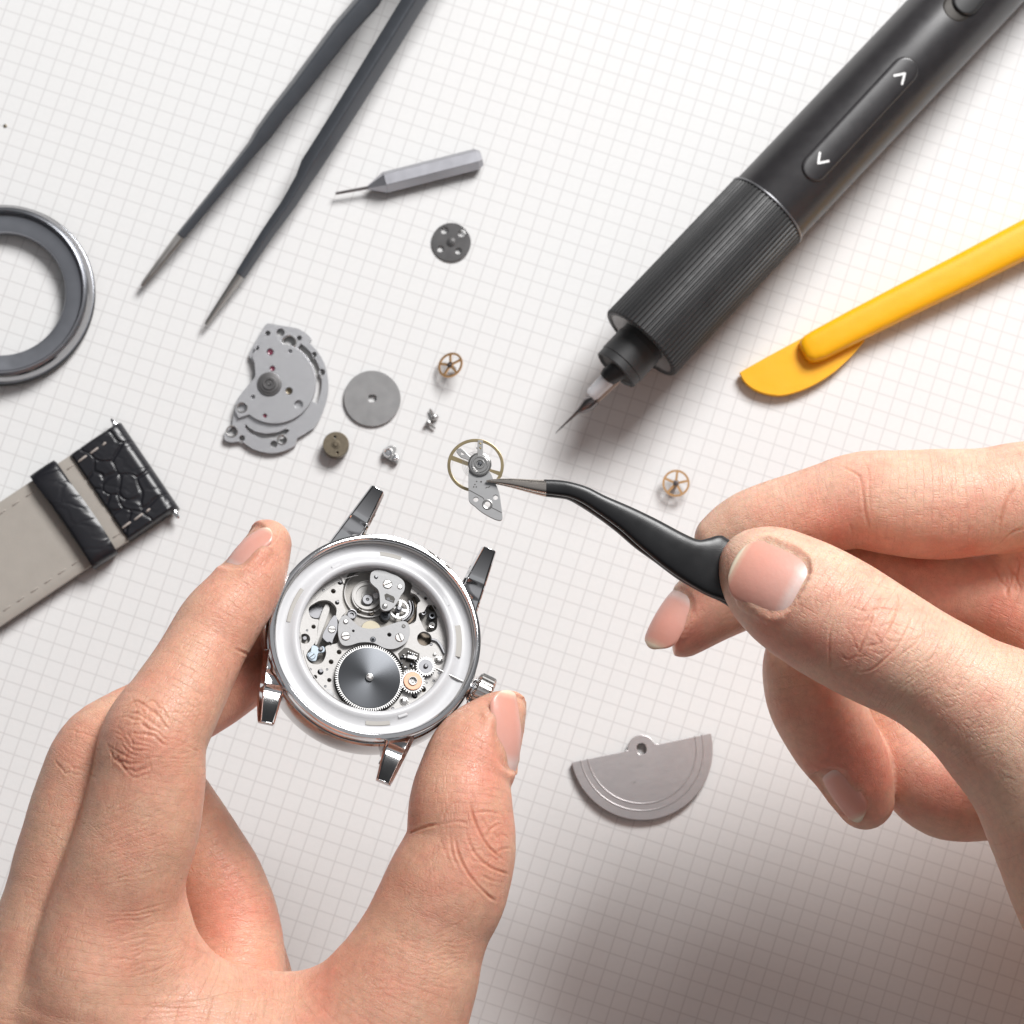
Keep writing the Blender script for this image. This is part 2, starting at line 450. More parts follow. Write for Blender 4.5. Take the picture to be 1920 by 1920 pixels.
    s2 = N('ShaderNodeMath'); s2.operation = 'MULTIPLY_ADD'; s2.inputs[1].default_value = 0.5; L(n3.outputs['Fac'], s2.inputs[0]); L(s1.outputs[0], s2.inputs[2])
    bp = N('ShaderNodeBump'); bp.inputs['Strength'].default_value = 0.65; bp.inputs['Distance'].default_value = 0.0072
    L(s2.outputs[0], bp.inputs['Height']); L(bp.outputs[0], b.inputs['Normal'])
    return m
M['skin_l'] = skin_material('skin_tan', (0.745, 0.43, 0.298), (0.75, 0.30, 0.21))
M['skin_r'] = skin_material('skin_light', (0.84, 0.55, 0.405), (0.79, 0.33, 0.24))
def nail_material():
    m, nt, b = new_mat('fingernail')
    at_ = nd(nt, 'ShaderNodeAttribute'); at_.attribute_name = 'tip'
    r_ = nt.nodes.new('ShaderNodeValToRGB')
    e_ = r_.color_ramp.elements
    e_[0].position = 0.0; e_[0].color = rgb(0.74, 0.50, 0.45)
    e_[1].position = 1.0; e_[1].color = rgb(0.80, 0.66, 0.50)
    for p_, c_ in ((0.13, (0.80, 0.58, 0.53)), (0.24, (0.78, 0.41, 0.34)), (0.60, (0.80, 0.385, 0.31)), (0.90, (0.77, 0.37, 0.29)), (0.945, (0.78, 0.50, 0.38)), (0.965, (0.84, 0.70, 0.55))):
        q_ = e_.new(p_); q_.color = rgb(*c_)
    nt.links.new(at_.outputs['Fac'], r_.inputs[0]); nt.links.new(r_.outputs[0], b.inputs['Base Color'])
    b.inputs['Roughness'].default_value = 0.30; b.inputs['Specular IOR Level'].default_value = 0.5
    b.inputs['Subsurface Weight'].default_value = 0.2; b.inputs['Subsurface Radius'].default_value = (1, .35, .25); b.inputs['Subsurface Scale'].default_value = 0.1
    n_ = nd(nt, 'ShaderNodeTexNoise'); n_.inputs['Scale'].default_value = 7; n_.inputs['Detail'].default_value = 4
    nt.links.new(objco(nt), n_.inputs['Vector'])
    bp_ = nd(nt, 'ShaderNodeBump'); bp_.inputs['Distance'].default_value = 0.012; bp_.inputs['Strength'].default_value = 0.4
    nt.links.new(n_.outputs['Fac'], bp_.inputs['Height']); nt.links.new(bp_.outputs[0], b.inputs['Normal'])
    return m
M['nail'] = nail_material()

# ------------------------------------------------------------------ implicit modelling of a hand
class Field:
    def __init__(s, lo, hi, h):
        s.h = h; s.lo = np.array(lo, float)
        s.n = np.ceil((np.array(hi) - s.lo) / h).astype(int) + 1
        s.F = np.full(s.n, 3.0, np.float32)
        s.chains = []
    def sl(s, lo, hi):
        a = np.clip(np.floor((np.array(lo) - s.lo) / s.h).astype(int), 0, s.n - 1)
        b_ = np.clip(np.ceil((np.array(hi) - s.lo) / s.h).astype(int) + 1, 1, s.n)
        return tuple(slice(i, j) for i, j in zip(a, b_))
    def grid(s, S):
        ax = [(s.lo[i] + s.h * np.arange(S[i].start, S[i].stop)).astype(np.float32) for i in range(3)]
        return ax[0][:, None, None], ax[1][None, :, None], ax[2][None, None, :]
    def chain(s, nodes, k=0.1, sub=6, uvid=None, flat=1.0):
        """nodes (x,y,z,r) in cm, smooth-unioned into the field"""
        C = np.array(catmull(nodes, sub))
        pad = 0.45 + k
        lo = (C[:, :3] - C[:, 3:4] - pad).min(0); hi = (C[:, :3] + C[:, 3:4] + pad).max(0)
        S = s.sl(lo, hi)
        if any(q.stop - q.start < 2 for q in S): return
        D = np.full([q.stop - q.start for q in S], 3.0, np.float32)
        base = np.array([q.start for q in S])
        for a, b_ in zip(C[:-1], C[1:]):
            rm = max(a[3], b_[3]) + pad
            T = s.sl(np.minimum(a[:3], b_[:3]) - rm, np.maximum(a[:3], b_[:3]) + rm)
            T = tuple(slice(max(u.start, v.start), min(u.stop, v.stop)) for u, v in zip(T, S))
            if any(q.stop - q.start < 1 for q in T): continue
            X, Y, Z = s.grid(T)
            d = (b_ - a)[:3].astype(np.float32); L2 = float(d @ d) + 1e-9
            px, py, pz = X - a[0], Y - a[1], Z - a[2]
            t = np.clip((px * d[0] + py * d[1] + pz * d[2]) / L2, 0, 1)
            q = np.sqrt((px - t * d[0]) ** 2 + (py - t * d[1]) ** 2 + ((pz - t * d[2]) / flat) ** 2) - (a[3] + t * (b_[3] - a[3]))
            U = tuple(slice(q_.start - b0, q_.stop - b0) for q_, b0 in zip(T, base))
            D[U] = np.minimum(D[U], q)
        A = s.F[S]
        hh = np.clip(k - np.abs(A - D), 0, None) / k
        s.F[S] = np.minimum(A, D) - hh * hh * k * 0.25
        s.chains.append(C)
    def sample(s, P):
        q = (np.asarray(P, float) - s.lo) / s.h
        q = np.clip(q, 0, s.n - 1.001)
        i = np.floor(q).astype(int); f = q - i
        r = 0
        for dx in (0, 1):
            for dy in (0, 1):
                for dz in (0, 1):
                    w = (f[..., 0] if dx else 1 - f[..., 0]) * (f[..., 1] if dy else 1 - f[..., 1]) * (f[..., 2] if dz else 1 - f[..., 2])
                    r = r + w * s.F[i[..., 0] + dx, i[..., 1] + dy, i[..., 2] + dz]
        return r
    def grad(s, P, e=0.06):
        P = np.asarray(P, float)
        g = np.stack([s.sample(P + np.eye(3)[i] * e) - s.sample(P - np.eye(3)[i] * e) for i in range(3)], -1)
        return g / (np.linalg.norm(g, axis=-1, keepdims=True) + 1e-9)
    def hit(s, px, py):
        o, d = ray(px, py); o = np.array(o); d = np.array(d)
        ztop = s.lo[2] + s.h * (s.n[2] - 1)
        t = (ztop - o[2]) / d[2]
        tend = (s.lo[2] - o[2]) / d[2]
        ts = np.arange(t, tend, 0.02)
        f = s.sample(o + ts[:, None] * d)
        k = np.argmax(f < 0)
        if f[k] >= 0:
            k = np.argmin(f)
            return o + ts[k] * d, False
        return o + ts[k] * d, True
    def mesh(s):
        F = s.F; n = s.n
        for q in (0, -1):      # close the skin where the arm leaves the modelled volume
            F[q] = np.maximum(F[q], 0.02); F[:, q] = np.maximum(F[:, q], 0.02); F[:, :, q] = np.maximum(F[:, :, q], 0.02)
        sg = F < 0
        c = np.zeros(n - 1, np.int8)
        for dx in (0, 1):
            for dy in (0, 1):
                for dz in (0, 1):
                    c += sg[dx:n[0] - 1 + dx, dy:n[1] - 1 + dy, dz:n[2] - 1 + dz]
        act = (c > 0) & (c < 8)
        I = np.argwhere(act)
        ids = np.full(n - 1, -1, np.int32); ids[act] = np.arange(len(I))
        corner = np.array([(x, y, z) for x in (0, 1) for y in (0, 1) for z in (0, 1)])
        vals = np.stack([F[I[:, 0] + k[0], I[:, 1] + k[1], I[:, 2] + k[2]] for k in corner], 1)
        acc = np.zeros((len(I), 3)); cnt = np.zeros(len(I))
        for a in range(8):
            for b_ in range(a + 1, 8):
                if np.abs(corner[a] - corner[b_]).sum() != 1: continue
                va, vb = vals[:, a], vals[:, b_]
                m_ = (va < 0) != (vb < 0)
                t = np.where(m_, va / np.where(m_, va - vb, 1), 0)
                acc += np.where(m_[:, None], corner[a] + t[:, None] * (corner[b_] - corner[a]), 0); cnt += m_
        V = s.lo + s.h * (I + acc / cnt[:, None])
        Q = []
        for ax in range(3):
            o1, o2 = (ax + 1) % 3, (ax + 2) % 3
            a = [slice(1, n[i] - 1) for i in range(3)]; a[ax] = slice(0, n[ax] - 1)
            b_ = list(a); b_[ax] = slice(1, n[ax])
            A, B = sg[tuple(a)], sg[tuple(b_)]
            E = np.argwhere(A != B)
            st = np.array([1, 1, 1]); st[ax] = 0
            P = E + st
            fl = A[tuple(E.T)]
            e1 = np.eye(3, dtype=int)[o1]; e2 = np.eye(3, dtype=int)[o2]
            g = lambda p: ids[p[:, 0], p[:, 1], p[:, 2]]
            q = np.stack([g(P - e1 - e2), g(P - e2), g(P), g(P - e1)], 1)
            q[~fl] = q[~fl][:, ::-1]
            Q.append(q)
        Q = np.concatenate(Q); Q = Q[(Q >= 0).all(1)]
        return V, Q

def nz(V, sc, seed=0):
    """cheap smooth 3D value noise in [-1,1]"""
    r_ = np.random.default_rng(seed); T = r_.uniform(-1, 1, (32, 32, 32))
    q = V * sc + 100; i = np.floor(q).astype(int); f = q - i; f = f * f * (3 - 2 * f)
    o = 0
    for dx in (0, 1):
        for dy in (0, 1):
            for dz in (0, 1):
                w = (f[:, 0] if dx else 1 - f[:, 0]) * (f[:, 1] if dy else 1 - f[:, 1]) * (f[:, 2] if dz else 1 - f[:, 2])
                o = o + w * T[(i[:, 0] + dx) % 32, (i[:, 1] + dy) % 32, (i[:, 2] + dz) % 32]
    return o

class Nail:
    """a nail plate in its own frame: origin on the finger, a = towards the tip, n = outward"""
    def __init__(s, fld, px, tip_px, L, W, Rc, sink=0.03, lean=None, Ra=3.5, over=0.06, dz_tip=None, cut=0.08):
        s.cut = cut
        o, ok = fld.hit(*px)
        t, ok2 = fld.hit(*tip_px)
        n = fld.grad(o[None], 0.12)[0]
        if lean is not None: n = n + np.array(lean)
        a = t - o
        if dz_tip is not None: a[2] = dz_tip * np.linalg.norm(a[:2])
        n /= np.linalg.norm(n)
        a -= n * (a @ n); a /= np.linalg.norm(a)
        s.a, s.n = a, n; s.b = np.cross(n, a)
        s.o = o - n * sink; s.L, s.W, s.Rc, s.Ra, s.over = L, W, Rc, Ra, over
    def halfw(s, t):     # t in [-1 base, 1 tip]
        t = np.clip(t, -1, 1)
        return np.where(t < 0, (1 - np.abs(t) ** 2.8) ** (1 / 2.4), (1 - 0.62 * np.abs(t) ** 7) * (1 - 0.03 * t))
    def surf(s, sa, w):   # arc length along, across
        ph = w / s.Rc
        return s.o + sa[..., None] * s.a + (s.Rc * np.sin(ph))[..., None] * s.b + (s.Rc * (np.cos(ph) - 1) - sa ** 2 / (2 * s.Ra))[..., None] * s.n
    def local(s, P):
        d = P - s.o
        la = d @ s.a; lb = d @ s.b; ln = d @ s.n
        c = ln + s.Rc + la ** 2 / (2 * s.Ra)
        ph = np.arctan2(lb, c)
        return la, ph * s.Rc, np.sqrt(lb ** 2 + c ** 2) - s.Rc    # along, across, height
    def carve(s, fld):
        rad = s.L / 2 + 0.35
        S = fld.sl(s.o - rad, s.o + rad)
        X, Y, Z = np.broadcast_arrays(*fld.grid(S))
        P = np.stack([X, Y, Z], -1).astype(float)
        la, w, h = s.local(P)
        t = la / (s.L / 2)
        hw = s.W / 2 * s.halfw(t)
        edge = np.minimum((hw - np.abs(w)), (s.L / 2 - np.abs(la)))     # >0 inside footprint
        inside = np.clip((edge + 0.045) / 0.09, 0, 1); inside = inside * inside * (3 - 2 * inside) * (np.abs(h) < 0.4)
        F = fld.F[S]
        # skin never reaches above the plate inside the footprint; keep flesh right under it
        Fn = np.where((h < 0.02) & (h > -0.25) & (F < 0.09), np.minimum(F, h + 0.015), F)
        Fn = np.maximum(Fn, F - 0.02)
        Fn = np.minimum(np.maximum(Fn, h + 0.015), np.maximum(F + s.cut, Fn))
        fld.F[S] = F * (1 - inside) + Fn * inside
        # nail fold: rounded rim at the sides and base
        ring = np.sqrt(np.minimum(np.abs(edge + 0.05), 1) ** 2 + (h + 0.035) ** 2) - 0.062
        tipfade = np.clip((t - 0.55) / 0.3, 0, 1) * 0.3
        ring = ring + tipfade
        A = fld.F[S]; k = 0.16
        hh = np.clip(k - np.abs(A - ring), 0, None) / k
        near = (np.abs(h) < 0.25) & (F < 0.05)
        fld.F[S] = np.where(near, np.minimum(A, ring) - hh * hh * k * 0.25, A)
    def build(s, parent, inv):
        nu, nv = 40, 56
        T = np.linspace(-1, 1, nv); U = np.linspace(-1, 1, nu)
        Tg, Ug = np.meshgrid(T, U, indexing='ij')
        sa = Tg * s.L / 2 + np.where(Tg > 0.8, (Tg - 0.8) / 0.2 * s.over, 0) * (1 - 0.55 * Ug ** 2)
        w = Ug * s.W / 2 * np.maximum(s.halfw(Tg), 0.02)
        P = s.surf(sa, w) + s.n * 0.004
        # rounded rim
        edge = np.minimum(1 - np.abs(Ug), 1 - np.abs(Tg))
        drop = np.clip(1 - edge / 0.06, 0, 1) ** 2
        Ptop = P - s.n * (0.016 * drop)[..., None]
        Pbot = P - s.n * 0.030
        V = np.concatenate([Ptop.reshape(-1, 3), Pbot.reshape(-1, 3)])
        F = []
        k = nu * nv
        for i in range(nv - 1):
            for j in range(nu - 1):
                a = i * nu + j
                F.append((a, a + 1, a + nu + 1, a + nu)); F.append((a + k, a + nu + k, a + nu + 1 + k, a + 1 + k))
        bd = [i * nu for i in range(nv)] + [(nv - 1) * nu + j for j in range(1, nu)] + [i * nu + nu - 1 for i in range(nv - 2, -1, -1)] + [j for j in range(nu - 2, 0, -1)]
        for i in range(len(bd)):
            a, b_ = bd[i], bd[(i + 1) % len(bd)]
            F.append((a, a + k, b_ + k, b_))
        me = bpy.data.meshes.new('fingernail')
        V = (np.c_[V, np.ones(len(V))] @ np.array(inv).T)[:, :3]
        me.from_pydata(V.tolist(), [], F)
        at_ = me.attributes.new('tip', 'FLOAT', 'POINT')
        tv = ((Tg + 1) / 2 - 0.02 * Ug ** 2).reshape(-1); at_.data.foreach_set('value', np.concatenate([tv, tv]).astype(np.float32))
        bmx = bmesh.new(); bmx.from_mesh(me); bmesh.ops.recalc_face_normals(bmx, faces=bmx.faces[:]); bmx.to_mesh(me); bmx.free()
        return mesh_obj('fingernail', me, M['nail'], parent, angle=60)

def px_chain(nodes):
    out = []
    for (x, y, r, z) in nodes:
        p = at(x, y, z); out.append((p.x, p.y, p.z, r / ppc(z)))
    return out

def build_hand(name, lo, hi, chains, nails, creases, flushes, mat, loc, bumps=(), h=0.042):
    f = Field(lo, hi, h)
    for (nodes, k, flat) in chains:
        f.chain(px_chain(nodes), k=k, flat=flat)
    NL = []
    for nl in nails:
        n_ = Nail(f, **nl); NL.append(n_)
    # crease polylines -> 3D on the surface, before nails are carved
    lines3 = []
    for (pl, w, d) in creases:
        pts = [f.hit(*p) for p in pl]
        pts = [p for p, ok in pts if ok]
        if len(pts) > 1: lines3.append((np.array(catmull(pts, 3)) if len(pts) > 2 else np.array(pts), w * 0.72, d * 0.60))
    for n_ in NL: n_.carve(f)
    V, Q = f.mesh()
    me = bpy.data.meshes.new(name); me.from_pydata(V.tolist(), [], Q.tolist())
    tmp = bpy.data.objects.new('tmp', me); COL.objects.link(tmp)
    ss = tmp.modifiers.new('s', 'SMOOTH'); ss.iterations = 2; ss.factor = 0.5
    sb = tmp.modifiers.new('sub', 'SUBSURF'); sb.levels = 1; sb.render_levels = 1
    dg = bpy.context.evaluated_depsgraph_get()
    me2 = bpy.data.meshes.new_from_object(tmp.evaluated_get(dg))
    bpy.data.objects.remove(tmp)
    nv = len(me2.vertices)
    V = np.empty(nv * 3, np.float32); me2.vertices.foreach_get('co', V); V = V.reshape(-1, 3).astype(float)
    Nn = f.grad(V, 0.07)
    disp = np.zeros(nv); cre = np.zeros(nv)
    # gentle unevenness
    disp += 0.012 * nz(V, 1.3, 1) + 0.005 * nz(V, 3.7, 2)
    order = np.argsort(V[:, 0]); Vo = V[order].astype(np.float32); xs = Vo[:, 0].copy()
    for (p, w, d) in lines3:
        lo_, hi_ = p.min(0) - 4 * w, p.max(0) + 4 * w
        i0, i1 = np.searchsorted(xs, (lo_[0], hi_[0]))
        sub = Vo[i0:i1]
        idx = order[i0:i1][(sub[:, 1] > lo_[1]) & (sub[:, 1] < hi_[1]) & (sub[:, 2] > lo_[2]) & (sub[:, 2] < hi_[2])]
        if len(idx) == 0: continue
        P = V[idx]; best = np.full(len(idx), 9.0); bt = np.zeros(len(idx)); nseg = len(p) - 1
        for i in range(nseg):
            a, b_ = p[i], p[i + 1]; dd = b_ - a
            t = np.clip((P - a) @ dd / (dd @ dd + 1e-9), 0, 1)
            q = np.linalg.norm(P - a - t[:, None] * dd, axis=1)
            m_ = q < best; best[m_] = q[m_]; bt[m_] = (i + t[m_]) / nseg
        fade = np.clip(np.minimum(bt, 1 - bt) / 0.22, 0.15, 1)
        g = np.exp(-(best / w) ** 2) * fade
        disp[idx] -= d * g
        disp[idx] += 0.22 * d * np.exp(-((best - 2.1 * w) / (1.1 * w)) ** 2) * fade
        cre[idx] = np.maximum(cre[idx], g * min(1, d / 0.035))
    # keep nail zone clean
    for n_ in NL:
        la, w, hh = n_.local(V)
        t = la / (n_.L / 2)
        eo = np.maximum(np.abs(la) - n_.L / 2, np.abs(w) - n_.W / 2 * n_.halfw(t))
        fd = np.clip((eo - 0.02) / 0.16, 0, 1); fd = np.where(np.abs(hh) < 0.35, fd * fd * (3 - 2 * fd), 1)
        disp *= fd; cre *= fd
    for (pos, rad, amp) in bumps:
        pnt, ok = f.hit(*pos)
        disp += amp * np.exp(-(np.linalg.norm(V - pnt, axis=1) / rad) ** 2)
    V2 = V + Nn * disp[:, None]
    # limb coordinates
    best = np.full(nv, 9e9); UV = np.zeros((nv, 3), np.float32); off = 0
    for C in f.chains:
        P = C[:, :3]; sarc = np.r_[0, np.cumsum(np.linalg.norm(np.diff(P, axis=0), axis=1))]
        for i in range(0, len(P) - 1):
            a, b_ = P[i], P[i + 1]; dd = b_ - a; L2 = dd @ dd + 1e-9
            rr = max(C[i, 3], C[i + 1, 3]) * 1.15 + 0.12
            mid = (a + b_) / 2; hl = np.abs(b_ - a) / 2 + rr
            i0, i1 = np.searchsorted(xs, (mid[0] - hl[0], mid[0] + hl[0]))
            sub = Vo[i0:i1]
            ix = order[i0:i1][(np.abs(sub[:, 1] - mid[1]) < hl[1]) & (np.abs(sub[:, 2] - mid[2]) < hl[2])]
            if len(ix) == 0: continue
            w_ = V[ix] - a
            t = np.clip(w_ @ dd / L2, 0, 1)
            c = w_ - t[:, None] * dd
            q = np.sqrt((c * c).sum(1)); q2 = q - (C[i, 3] + t * (C[i + 1, 3] - C[i, 3]))
            k_ = q2 < best[ix]
            if not k_.any(): continue
            m_ = ix[k_]; c = c[k_]; t = t[k_]
            best[m_] = q2[k_]
            u1 = np.cross(dd, [0, 0, 1.0]); u1 /= np.linalg.norm(u1) + 1e-9; u2 = np.cross(u1, dd / math.sqrt(L2))
            ang = np.arctan2(c @ u1, c @ u2)
            UV[m_, 0] = sarc[i] + t * math.sqrt(L2) + off; UV[m_, 1] = ang * 0.9
        off += 13.37
    me2.vertices.foreach_set('co', (V2 - np.array(loc)).astype(np.float32).reshape(-1))
    fl = np.zeros(nv)
    for (pos, rad, amp) in flushes:
        pnt, ok = f.hit(*pos)
        fl += amp * np.exp(-(np.linalg.norm(V - pnt, axis=1) / rad) ** 2)
    a_ = me2.attributes.new('flush', 'FLOAT', 'POINT'); a_.data.foreach_set('value', np.clip(fl, 0, 1).astype(np.float32))
    a_ = me2.attributes.new('crease', 'FLOAT', 'POINT'); a_.data.foreach_set('value', np.clip(cre, 0, 1).astype(np.float32))
    a_ = me2.attributes.new('limb_uv', 'FLOAT_VECTOR', 'POINT'); a_.data.foreach_set('vector', UV.reshape(-1))
    me2.name = name
    me2.materials.clear()
    o = mesh_obj(name, me2, mat, loc=loc, angle=180)
    inv = Matrix.Translation(Vector(loc)).inverted()
    for n_ in NL:
        n_.build(o, inv)
    return o, f

def knuckle(cx, cy, ax, rx, ry, n, w=0.03, d=0.022, seed=0, bow=0.5, jit=0.12):
    """wrinkles crossing the finger: ax = finger direction in px, rx half length along, ry half width"""
    r_ = random.Random(seed)
    a = Vector(ax).normalized(); b_ = Vector((-a.y, a.x)); out = []
    for i in range(n):
        t = -1 + 2 * (i + 0.5) / n + r_.uniform(-.5, .5) / n
        half = ry * math.sqrt(max(0.05, 1 - 0.55 * t * t)) * r_.uniform(0.65, 1.0)
        c0 = r_.uniform(-0.25, 0.25) * ry
        pl = []
        ph = r_.uniform(0, 6.28)
        for k in range(9):
            s = -1 + k / 4.0
            u = t * rx * (1 - bow * 0.6 * s * s) + r_.uniform(-jit, jit) * rx / n * 2.5 + math.sin(ph + s * 3) * rx * 0.04
            v_ = c0 + s * half
            p = Vector((cx, cy)) + a * u + b_ * v_
            pl.append((p.x, p.y))
        out.append((pl, w * r_.uniform(0.7, 1.2), d * r_.uniform(0.5, 1.15)))
    for i in range(int(n * 1.6)):
        t, s = r_.uniform(-.8, .8), r_.uniform(-.7, .7)
        an = r_.uniform(-1.0, 1.0); ln_ = r_.uniform(0.15, 0.35) * ry
        p0 = Vector((cx, cy)) + a * t * rx + b_ * s * ry
        dv = (a * math.cos(an) + b_ * math.sin(an)) * ln_
        out.append(([tuple(p0 - dv), tuple(p0 + b_ * r_.uniform(-3, 3)), tuple(p0 + dv)], w * 0.8, d * 0.6))
    return out
def fan(p0, p1, q0, q1, n, w=0.025, d=0.008, seed=0, jit=4):
    """n slightly wavy lines interpolated between segment p0-p1 and q0-q1"""
    r_ = random.Random(seed); out = []
    for i in range(n):
        t = (i + r_.uniform(0.2, 0.8)) / n
        a = Vector(p0).lerp(Vector(q0), t); b_ = Vector(p1).lerp(Vector(q1), t)
        s0, s1 = r_.uniform(0, 0.3), r_.uniform(0.7, 1)
        pl = []
        for k in range(6):
            c = a.lerp(b_, s0 + (s1 - s0) * k / 5)
            pl.append((c.x + r_.uniform(-jit, jit), c.y + r_.uniform(-jit, jit)))
        out.append((pl, w, d * r_.uniform(0.5, 1.2)))
    return out
# ------------------------------------------------------------------ left hand, gripping the watch case
LH = [
 # index finger
 ([(500,1020,47,8.35),(473,1080,63,8.5),(448,1122,69,8.6),(411,1168,76,8.75),(388,1206,77,8.85),(366,1248,80,9.0),(325,1322,89,9.25),(288,1388,99,9.4),(277,1470,106,9.3),(262,1545,111,9.2),(237,1620,113,9.1),(211,1700,120,8.9),(190,1790,132,8.7),(175,1890,150,8.4)], 0.1, 1),
 # middle finger
 ([(545,1185,55,6.7),(480,1232,69,6.8),(400,1288,77,7.2),(300,1345,80,7.9),(196,1406,86,8.5),(152,1500,88,8.5),(127,1600,94,8.4),(104,1690,97,8.3),(80,1790,108,8.2),(60,1900,125,8.0)], 0.10, 1),
 # ring and little finger, curled below the palm
 ([(325,1490,66,5.9),(372,1588,82,5.7),(412,1670,88,5.7),(438,1760,90,5.8),(440,1870,95,6.1)], 0.10, 1),
 ([(460,1780,70,4.9),(472,1850,78,4.9),(480,1950,90,5.2)], 0.10, 1),
 # thumb
 ([(954,1334,40,8.0),(931,1357,58,8.05),(893,1408,82,8.15),(869,1464,88,8.3),(863,1519,96,8.4),(863,1588,102,8.35),(838,1662,113,8.3),(810,1720,113,8.2),(786,1777,118,8.1),(760,1840,132,8.0),(715,1930,152,7.8),(640,2040,190,7.5)], 0.10, 1),
 # web, palm, back of hand, wrist
 ([(230,1780,120,8.5),(300,1860,118,8.2),(390,1917,110,7.9),(480,1932,108,7.7),(575,1935,110,7.6),(655,1922,116,7.7),(720,1900,130,7.8)], 0.35, 1),
 ([(296,1684,48,8.75),(306,1726,52,8.7),(322,1772,52,8.6),(345,1812,52,8.4)], 0.18, 1),
 ([(90,1960,150,7.9),(300,2010,190,7.8),(520,2070,200,7.5),(640,2100,200,7.4)], 0.5, 1),
 ([(260,2080,230,7.3),(380,2250,260,7.0),(450,2420,270,6.9),(500,2600,280,6.9)], 0.6, 1),
 ([(120,1850,110,6.9),(260,1950,150,6.5),(420,2000,140,6.3)], 0.5, 1),
]
cr = []
cr += knuckle(262, 1385, (-0.35, 0.94), 74, 60, 15, w=0.030, d=0.026, seed=3, jit=0.25)
cr += knuckle(150, 1415, (-0.5, 0.86), 50, 50, 6, w=0.03, d=0.018, seed=5)
cr += fan((160,1540),(330,1440),(130,1680),(330,1640), 26, d=0.0075, seed=8)
cr += fan((300,1300),(430,1290),(250,1440),(380,1440), 12, d=0.009, seed=9)
cr += fan((380,1100),(510,1170),(330,1210),(455,1250), 18, w=0.02, d=0.006, seed=10)
cr += fan((60,1520),(140,1560),(20,1690),(90,1720), 12, d=0.008, seed=11)
cr += fan((150,1720),(350,1690),(180,1850),(380,1800), 22, d=0.010, seed=12, jit=6)
cr += fan((200,1880),(560,1850),(200,1920),(600,1915), 12, d=0.007, seed=13, jit=6)
cr += fan((395,1800),(560,1840),(380,1880),(600,1860), 6, d=0.007, seed=14)
cr += [([(470,1240),(478,1232),(460,1225),(430,1212)], 0.035, 0.03), ([(350,1400),(372,1410),(395,1408)], 0.03, 0.025)]
# thumb joint
for pl, d in (([(880,1500),(888,1535),(905,1575),(925,1600),(950,1618)], 0.045), ([(870,1550),(888,1600),(915,1625),(940,1635),(955,1640)], 0.035),
              ([(850,1560),(862,1610),(885,1650),(915,1680),(932,1690)], 0.045), ([(842,1550),(848,1600),(860,1630)], 0.02),
              ([(885,1525),(915,1522),(945,1530)], 0.025), ([(905,1570),(925,1550),(940,1545)], 0.022), ([(900,1530),(915,1555),(918,1570)], 0.02),
              ([(925,1600),(940,1592),(958,1590)], 0.02), ([(830,1545),(800,1550),(775,1560),(768,1562)], 0.035), ([(830,1545),(860,1540),(880,1548)], 0.02),
              ([(900,1640),(918,1650),(945,1655)], 0.022), ([(870,1500),(845,1510),(830,1530)], 0.012), ([(820,1560),(840,1610),(870,1690)], 0.010)):
    cr.append((pl, 0.034, d))
cr += knuckle(915, 1590, (-0.25, 0.97), 55, 42, 7, w=0.024, d=0.014, seed=31, jit=0.3)
cr += fan((900,1700),(790,1760),(880,1850),(740,1850), 16, d=0.008, seed=15, jit=6)
cr += fan((790,1570),(800,1690),(860,1570),(850,1690), 8, w=0.02, d=0.006, seed=16, jit=4)
cr += fan((700,1730),(830,1760),(640,1860),(800,1900), 12, d=0.007, seed=17, jit=6)
cr += fan((880,1460),(945,1470),(885,1500),(950,1500), 6, w=0.02, d=0.006, seed=18, jit=3)
cr += fan((385,1560),(430,1620),(395,1760),(520,1760), 14, w=0.022, d=0.008, seed=19, jit=4)
fl = [((500,1040),0.6,0.5),((420,1170),0.7,0.25),((262,1385),0.6,0.35),((900,1400),0.8,0.55),((865,1540),0.5,0.35),((910,1600),0.6,0.35),((430,1720),1.0,0.35),((370,1700),0.6,0.2),((150,1410),0.6,0.25),((480,1280),1.0,0.7),((600,1880),0.7,0.25),((220,1760),0.7,0.2)]
nails = [dict(px=(972,1374), tip_px=(974,1316), L=1.50, W=1.14, Rc=0.62, sink=0.03, lean=(0.35,0.0,0.1), over=0.04, dz_tip=0.0, Ra=2.2),
         dict(px=(450,1020), tip_px=(480,985), L=1.10, W=0.95, Rc=0.52, sink=0.03, lean=(-0.35,0.25,0.1), over=0.04, dz_tip=-0.1, Ra=1.6)]
lo = (-12.5, -19, 4.0); hi = (0.9, 0.6, 11.2)
HL, FL_ = build_hand('hand', lo, hi, LH, nails, cr, fl, M['skin_l'], tuple(at(300, 1900, 7.5)), bumps=[((262,1385),0.5,0.05),((120,1860),0.9,0.10),((215,1760),0.7,-0.10),((905,1600),0.5,0.04),((345,1700),0.35,0.03)])
tag(HL, 'tanned hand at the lower left pinching a watch case between index finger and thumb', 'hand', 'hands of the watchmaker')

